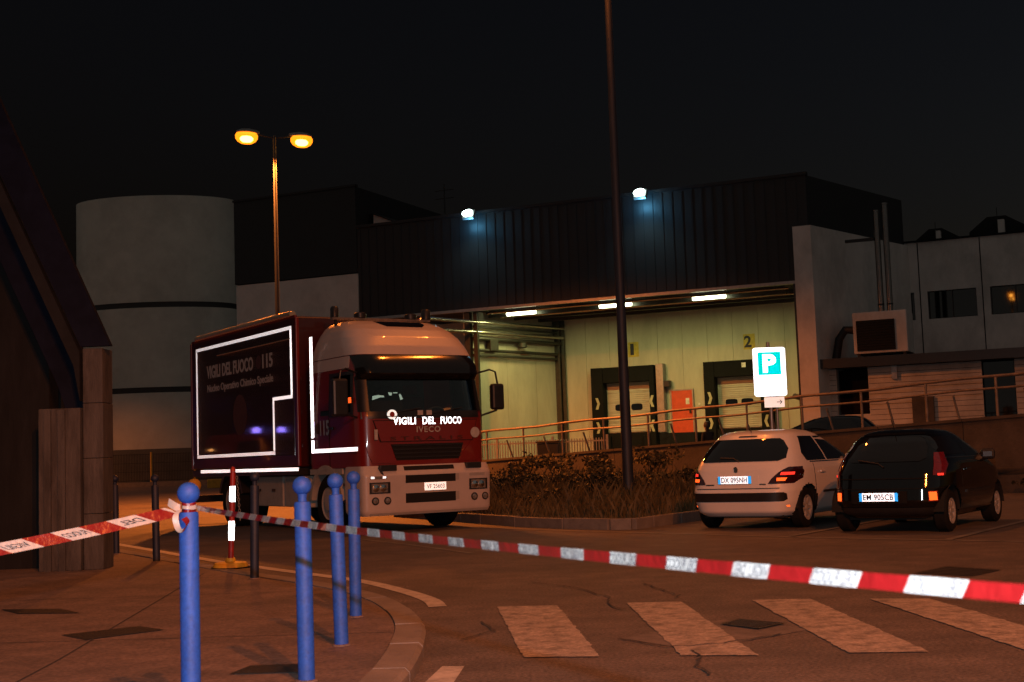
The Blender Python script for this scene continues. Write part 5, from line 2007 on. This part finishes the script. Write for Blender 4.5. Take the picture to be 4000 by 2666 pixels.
lv107 = [(0.2, 0.16, 3.2, 0.683, 5.2), (0.27, 0.06, 3.29, 0.771, 5.2), (0.42, 0.0, 3.33, 0.812, 5.2), (0.6, 0.01, 3.33, 0.818, 5.2), (0.8, 0.06, 3.2, 0.812, 5.2), (0.919, 0.11, 2.9, 0.792, 4.4), (0.995, 0.16, 2.62, 0.761, 4.2), (1.09, 0.25, 2.4, 0.709, 4), (1.204, 0.37, 2.1, 0.642, 3.8), (1.29, 0.5, 1.9, 0.574, 3.6), (1.347, 0.63, 1.76, 0.497, 3.4), (1.375, 0.77, 1.6, 0.404, 3.2), (1.389, 0.92, 1.4, 0.29, 3)]
st107 = dict(ax0=0.48, ax1=2.76, wr=0.28, spokes=8, seam=0.9, mirror=2.25, mirror_painted=False,
             side_windows=[[(1.03, 0.45, 1.25), (1.12, 0.42, 1.24), (1.31, 0.58, 1.2)], [(1.0, 1.32, 2.42), (1.31, 1.26, 1.95)]],
             belt=[(0.985, 0.5, 2.4), (0.992, 0.5, 2.4)],
             rear_window=[(0.95, -0.46, 0.46), (0.99, -0.54, 0.54), (1.14, -0.52, 0.52), (1.25, -0.45, 0.45), (1.285, -0.38, 0.38)],
             lights=[('tail_light', [(0.76, -0.75, -0.64), (0.9, -0.75, -0.635), (1.06, -0.68, -0.60)], 'red_lens'),
                     ('tail_reflector', [(0.755, -0.735, -0.685), (0.785, -0.735, -0.685)], 'retro_red'),
                     ('fog_light', [(0.42, -0.69, -0.585), (0.56, -0.685, -0.585)], 'red_lens'),
                     ('bumper_reflector', [(0.435, -0.68, -0.60), (0.545, -0.675, -0.595)], 'retro_amber')],
             rear=[('bumper_strip', [(0.23, -0.6, 0.6), (0.34, -0.64, 0.64)], 'black_trim'),
                   ('tailgate_seam', [(0.72, -0.6, 0.6), (0.732, -0.6, 0.6)], 'rubber'), ('bumper_seam', [(0.585, -0.74, 0.74), (0.595, -0.74, 0.74)], 'rubber'), ('bumper_insert', [(0.40, -0.32, 0.44), (0.56, -0.32, 0.44)], 'rubber'), ('spoiler_lip', [(1.31, -0.42, 0.42), (1.34, -0.40, 0.40)], 'black_gloss')])
rr_x, rr_y = 5.74, 17.86
acx, acy = rr_x - 0.83 * 0.71, rr_y + 0.56 * 0.71
bc, bsh = car('black_hatchback', 'small black hatchback parked right of the white car', (acx - hx * 0.48, acy - hy * 0.48, 0), math.atan2(hy, hx), 'black_car_paint', lv107, 3.33, 1.58, ('EM 905CB', 0.06, 0.485), st107)
mb = MB()
p = bsh.end(0.0, 0.9, False, 0.03)
mb.tube([(p.x, 0.0, 0.88), (p.x + 0.03, 0.08, 0.93), (p.x + 0.05, 0.36, 0.98)], 0.011, 6)
obj('rear_wiper', mb, 'black_trim', bc)
mb = MB()
mb.tube([(0.62, 0.0, 1.39), (0.5, 0.0, 1.53)], [0.008, 0.004], 6)
obj('roof_antenna', mb, 'black_trim', bc)
# third car in the yard behind the railing
yc = thing('grey_car', 'dark car in the yard glimpsed behind the railing above the white car', 'car', (9.9, 35.2, 0.50), R(160), 'parked hatchbacks')
ysh = Shell([(a, b, c, d, e_) for a, b, c, d, e_ in lv207])
obj('body', ysh.mesh(0.03, 160), 'black_car_paint', yc, smooth=True)
for sg in (-1, 1):
    fn = lambda x, z, off, sg=sg: ysh.side(x, z, sg, off)
    for rows in st207['side_windows']:
        obj('side_window', patch(fn, rows, 8, 4, 0.004), 'car_glass', yc, smooth=True)
    for a in (0.72, 3.26):
        wheel(yc, a, sg * 0.78, sg, 0.3, 0.19, 6)
obj('windscreen', patch(lambda y, z, off: ysh.end(y, z, True, off), [(0.98, -0.72, 0.72), (1.38, -0.56, 0.56)], 10, 5, 0.005), 'car_glass', yc, smooth=True)
for sg in (-1, 1):
    lo, hi = (0.45, 0.78) if sg > 0 else (-0.78, -0.45)
    obj('headlight', patch(lambda y, z, off: ysh.end(y, z, True, off), [(0.66, lo, hi), (0.8, lo, hi)], 5, 3, 0.01), 'clear_lens', yc, smooth=True)

# ================================================================== PARKING SIGN
sg_ = thing('parking_sign', 'tall white parking sign with blue P panel and arrow plate behind the cars', 'road sign', (4.72, 24.4, 0.14))
mb = MB()
mb.cyl((0, 0.05, 0), (0, 0.05, 3.0), 0.032, 0.032, 14)
mb.cyl((0.11, 0.05, 0), (0.11, 0.05, 2.2), 0.02, 0.02, 10)
obj('post', mb, 'galvanised', sg_, smooth=True)


def rrect(w, h, r, cx=0, cz=0, n=5):
    pts = []
    for sx, sz, a0 in ((1, 1, 0), (-1, 1, 90), (-1, -1, 180), (1, -1, 270)):
        for i in range(n + 1):
            a = R(a0 + 90 * i / n)
            pts.append((cx + sx * (w / 2 - r) + r * math.cos(a), cz + sz * (h / 2 - r) + r * math.sin(a)))
    return pts


mb = MB()
mb.prism(rrect(0.6, 0.9, 0.05, 0, 2.445), -0.004, 0.0, 'y')
bd = obj('sign_board', mb, 'retro_white', sg_)
mb = MB()
mb.prism(rrect(0.6, 0.9, 0.05, 0, 2.445), 0.001, 0.014, 'y')
obj('sign_backing', mb, 'sign_back', sg_)
mb = MB()
mb.prism(rrect(0.42, 0.42, 0.01, 0.0, 2.60), -0.009, -0.0055, 'y')
obj('blue_panel', mb, 'retro_cyan', bd)
letters('letter', 'P', 'retro_white', bd, (0.0, -0.013, 2.60), (1, 0, 0), (0, 0, 1), 0.25, 0.34, 0.045)
mb = MB()
mb.prism(rrect(0.37, 0.19, 0.012, 0.06, 1.885), -0.004, 0.008, 'y')
ap = obj('arrow_plate', mb, 'retro_plate_truck', sg_)
mb = MB()
mb.b(0.10, 0.2, -0.008, -0.005, 1.880, 1.892)
for s_ in (1, -1):
    mb.box((0.178, -0.0075, 1.886 + s_ * 0.018), (0.06, 0.003, 0.012), (0, R(s_ * 45), 0))
obj('arrow', mb, 'ink', ap)
for z in (2.2, 2.75):
    mb = MB()
    mb.b(-0.07, 0.07, 0.015, 0.09, z - 0.02, z + 0.02)
    obj('clamp', mb, 'galvanised', sg_)

# ================================================================== BOLLARDS
def bollard():
    t = thing('bollard', 'x', 'bollard', (0, 0, 0), 0, 'blue ball-topped bollards on the pavement edge')
    mb = MB()
    mb.lathe([(0.043, -0.02), (0.043, 0.90), (0.040, 0.912), (0.02, 0.914)], 28)
    obj('post', mb, 'blue_paint', t, smooth=True)
    mb = MB()
    mb.lathe([(0.024, 0.905), (0.022, 0.93), (0.026, 0.955)], 20)
    obj('neck', mb, 'blue_paint', t, smooth=True)
    mb = MB()
    mb.lathe([(0.049 * math.sin(PI * i / 16) + 0.0005, 0.995 - 0.049 * math.cos(PI * i / 16)) for i in range(17)], 28)
    obj('ball', mb, 'blue_paint', t, smooth=True)
    mb = MB()
    mb.lathe([(0.06, 0.0), (0.057, 0.008), (0.045, 0.010)], 24)
    obj('base_collar', mb, 'paving', t, smooth=True)
    return t


bl = bollard()
dark_parts = []
spots = [(-1.458, 5.92, 'blue bollard in front with barrier tape tied round its neck'),
         (-1.11, 6.91, 'second blue bollard from the front, standing beyond the tape'),
         (-1.10, 8.20, 'third blue bollard from the front, left of the truck bumper'),
         (-1.19, 9.67, 'fourth blue bollard from the front, just behind the third'),
         (-2.61, 13.19, 'dark blue bollard beside the red and white marker post'),
         (-4.34, 16.03, 'dark bollard between the buttress and the tied bollard'),
         (-5.35, 17.79, 'farthest dark bollard, half hidden at the buttress edge')]
for i, (x, y, lab) in enumerate(spots):
    o = bl if i == 0 else copy_tree(bl)
    o.location = (x, y, 0.092)
    tilt = 0.0 if i == 0 else 1.0
    o.rotation_euler = (R(random.uniform(-tilt, tilt)), R(random.uniform(-tilt, tilt)), random.uniform(0, 3))
    o['label'] = lab
    if i > 3:
        for ch in o.children:
            if i == 4:
                ch.data = ch.data.copy()
                if ch.data.materials[0] == MATS['blue_paint']:
                    ch.data.materials[0] = MATS['far_bollard_blue']
                dark_parts.append(ch.data)
            else:
                ch.data = dark_parts[list(o.children).index(ch)]

# ================================================================== MARKER POST
mp_ = thing('marker_post', 'red and white reflective marker post on a yellow base by the kerb', 'marker post', (-3.16, 14.66, 0.092))
mb = MB()
mb.lathe([(0.19, 0.0), (0.19, 0.03), (0.17, 0.06), (0.06, 0.075), (0.05, 0.11)], 28)
obj('base', mb, 'yellow_plastic', mp_, smooth=True)
mb = MB()
mb.lathe([(0.215, 0), (0.215, 0.012), (0.2, 0.014)], 28)
obj('base_ring', mb, 'rubber', mp_)
TL = Vector((0.04, 0.0, 1.0)).normalized()
segs = [(0.08, 0.30, 'marker_red'), (0.30, 0.51, 'retro_white'), (0.51, 0.72, 'marker_red'), (0.72, 0.89, 'retro_white'), (0.89, 1.05, 'marker_red')]
for a, b, m_ in segs:
    mb = MB()
    mb.cyl(TL * a, TL * (b - 0.001), 0.032 if m_ == 'retro_white' else 0.030, None, 18)
    obj('post_section', mb, m_, mp_, smooth=True)
mb = MB()
mb.lathe([(0.03, 1.05), (0.028, 1.08), (0.015, 1.1), (0.002, 1.103)], 16)
mb.v = [(x + 0.042, y, z) for x, y, z in mb.v]
obj('cap', mb, 'marker_red', mp_, smooth=True)
for k in range(16):
    z = 0.98 - k * 0.03
    mb = MB()
    mb.lathe([(0.012, -0.003), (0.015, 0), (0.012, 0.003), (0.009, 0)], 8, cap=False)
    e = Euler((R(90), 0, R(90 * (k % 2)))).to_matrix()
    mb.v = [tuple(e @ Vector((v[0], v[1] * 1.5, v[2])) + Vector((0.085 + 0.002 * k, -0.01, z))) for v in mb.v]
    obj('chain_link', mb, 'galvanised', mp_)

# ================================================================== BARRIER TAPE
def tape(name, label, path, width, period, slant, up_fn, text_h=0.7, lead=0.0, step=0.01, words=('VIGILI', 'DEL', 'FUOCO'), tw=0.8):
    """ribbon along path; alternating white and red fields, slanted joints; printed words on the white"""
    P = [Vector(p) for p in path]
    cu = [0.0]
    for i in range(1, len(P)):
        cu.append(cu[-1] + (P[i] - P[i - 1]).length)

    def at(s):
        s = min(max(s, 0), cu[-1] - 1e-6)
        for i in range(1, len(P)):
            if s <= cu[i]:
                t_ = (s - cu[i - 1]) / (cu[i] - cu[i - 1])
                return P[i - 1].lerp(P[i], t_), (P[i] - P[i - 1]).normalized()

    def pt(s, v, off=0.0):
        p, d = at(s)
        u = up_fn(s / cu[-1])
        u = (u - d * u.dot(d)).normalized()
        nrm = d.cross(u)
        return p + u * (v * width) + nrm * off
    mb = MB()
    n = int(cu[-1] / step)
    for i in range(n):
        s0, s1 = i * step, (i + 1) * step
        ph = ((s0 + step / 2 + lead) / period) % 1.0
        mi = 0 if ph < 0.5 else 1
        rows = [-0.5, -0.17, 0.17, 0.5]
        vs = []
        for v in rows:
            for s_ in (s0, s1):
                vs.append(pt(s_ + slant * v, v))
        fs = [(k * 2, k * 2 + 1, k * 2 + 3, k * 2 + 2) for k in range(3)]
        mb.add(vs, fs, mi)
    t = obj(name, mb, ['tape_white', 'tape_red'], smooth=False)
    bmw = bmesh.new()
    bmw.from_mesh(t.data)
    bmesh.ops.remove_doubles(bmw, verts=bmw.verts, dist=0.0005)
    bmw.to_mesh(t.data)
    bmw.free()
    t.data.polygons.foreach_set('use_smooth', [True] * len(t.data.polygons))
    tag(t, label, 'tape', 'lengths of barrier tape')
    if words:
        k = 0
        s_ = -lead
        while s_ < cu[-1]:
            c = s_ + period * 0.25
            if 0.06 < c < cu[-1] - 0.06:
                wd_ = words[k % len(words)]
                for face in (-1, 1):
                    letters('printed_word', wd_, 'ink' if width > 0.04 else 'soft_ink', t, (0, 0, 0), (1, 0, 0), (0, 0, 1), period * 0.5 * tw, text_h, 0.012,
                            fn=lambda a, b, c=c, face=face: pt(c + a * face * -1 + slant * b, b, face * 0.0012), depth=0.0)
            k += 1
            s_ += period
    return t


knot = Vector((-1.458, 5.92, 0.092 + 0.93))
# left length: from the neck of the bollard out of the picture to the left, sagging a little
pl_ = []
a, b = knot + Vector((-0.045, -0.05, -0.01)), Vector((-2.12, 5.38, 0.895))
for k in range(40):
    t_ = k / 30
    p = a.lerp(b, t_)
    p.z += 0.02 * (t_ - 0.5) ** 2 - 0.005
    pl_.append(p)
tape('barrier_tape', 'red and white printed tape from the tied bollard to the left edge', pl_, 0.051, 0.245, 0.085,
     lambda q: Vector((0.0, 0.45 * (1 - q * 0.5), 1.0)), 0.42, 0.10)
# right length: from the neck towards the camera's right, folded narrow
pr_ = []
a, b = knot + Vector((0.045, -0.03, 0.0)), Vector((0.583, 1.56, 1.0207))
n = 90
for k in range(n):
    t_ = k / (n - 16)
    p = a.lerp(b, t_)
    p.z += -0.018 * 4 * t_ * (1 - t_)
    pr_.append(p)
tape('barrier_tape', 'long red and white tape stretched from the tied bollard across to the right edge', pr_, 0.0215, 0.2, 0.012,
     lambda q: Vector((0.25 * math.sin(q * 9), 0.35 * math.sin(q * 6 + 1), 1.0)), 0.85, 0.03, 0.0095, ('VIGILI DEL', 'DEL FUOCO', 'DEL FUOCO'), 0.95)
# knot: wraps, loose end and hanging loop
kt = thing('tape_knot', 'knotted red and white tape ends hanging from the front bollard neck', 'tape', tuple(knot), 0, 'lengths of barrier tape')
for k, (dz, r_, m_) in enumerate(((-0.012, 0.03, 'tape_red'), (0.004, 0.033, 'tape_white'), (0.016, 0.03, 'tape_red'))):
    mb = MB()
    vs = []
    for i in range(33):
        a = 2 * PI * i / 32
        rr = r_ + 0.003 * math.sin(3 * a + k)
        vs += [(rr * math.cos(a), rr * math.sin(a), dz - 0.008 + 0.003 * math.sin(2 * a)), (rr * math.cos(a), rr * math.sin(a), dz + 0.008 + 0.003 * math.sin(2 * a + 1))]
    mb.add(vs, [(2 * i, 2 * i + 2, 2 * i + 3, 2 * i + 1) for i in range(32)])
    obj('wrap', mb, m_, kt, smooth=True)


def ribbon(name, pts, ups, w, ms, parent):
    P = smooth_path(pts, 6)
    U = smooth_path(ups, 6)
    mb = MB()
    vs = []
    for p, u in zip(P, U):
        u = u.normalized() * w / 2
        vs += [p - u, p + u]
    n = len(P)
    mb.v = [tuple(v) for v in vs]
    for i in range(n - 1):
        mb.f.append((2 * i, 2 * i + 2, 2 * i + 3, 2 * i + 1))
        mb.mi.append(0 if (i / n) < ms[2] else 1)
    return obj(name, mb, [ms[0], ms[1]], parent, smooth=True)


ribbon('loose_end', [(-0.03, -0.03, 0.0), (-0.055, -0.03, 0.012), (-0.085, -0.02, 0.03)], [(0, 0.2, 1), (0.2, 0.3, 1), (0.3, -0.3, 1)], 0.034, ('tape_white', 'tape_red', 2.0), kt)
ribbon('hanging_loop', [(-0.03, -0.04, -0.005), (-0.042, -0.065, -0.03), (-0.036, -0.07, -0.07), (-0.02, -0.075, -0.095), (0.004, -0.078, -0.085), (0.012, -0.072, -0.06), (-0.005, -0.065, -0.04)],
       [(1, 0, 0.2), (1, 0.3, 0.2), (1, 0.2, 0), (0.7, -0.4, 0.6), (0.5, -0.5, 0.8), (0.8, -0.3, 0.6), (0.9, 0.2, 0.5)], 0.026, ('tape_white', 'tape_red', 0.55), kt)

# ================================================================== RESCUE VAN beyond the left edge, seen only as blue light mirrored in the truck side
rv = thing('rescue_van', 'red rescue van with blue roof lights, mirrored in the truck side', 'van', (-21.5, 38.5, 0), R(-70))
vsn = Shell([(0.35, 0.0, 4.9, 0.95, 8), (1.1, 0.0, 4.95, 0.98, 8), (1.3, 0.0, 4.2, 0.97, 7), (2.1, 0.08, 3.6, 0.88, 6), (2.25, 0.2, 3.4, 0.78, 5)])
obj('body', vsn.mesh(0.06, 96), 'rescue_red', rv, smooth=True)
obj('windscreen', patch(lambda y, z, off: vsn.end(y, z, True, off), [(1.35, -0.85, 0.85), (2.0, -0.75, 0.75)], 10, 4, 0.006), 'car_glass', rv, smooth=True)
for sg in (-1, 1):
    fn = lambda x, z, off, sg=sg: vsn.side(x, z, sg, off)
    obj('side_window', patch(fn, [(1.35, 2.3, 3.7), (2.0, 2.3, 3.4)], 8, 4, 0.006), 'car_glass', rv, smooth=True)
    for a in (0.9, 3.9):
        wheel(rv, a, sg * 0.88, sg, 0.34, 0.21, 6)
    obj('amber_marker', patch(fn, [(1.72, 0.6, 0.9), (1.80, 0.6, 0.9)], 3, 2, 0.012), 'amber_lens', rv)
for yy in (-0.5, 0.5):
    mb = MB()
    mb.lathe([(0.13, 0), (0.13, 0.14), (0.06, 0.19)], 16, (2.8, yy, 2.255))
    obj('beacon', mb, 'blue_lens', rv, smooth=True)
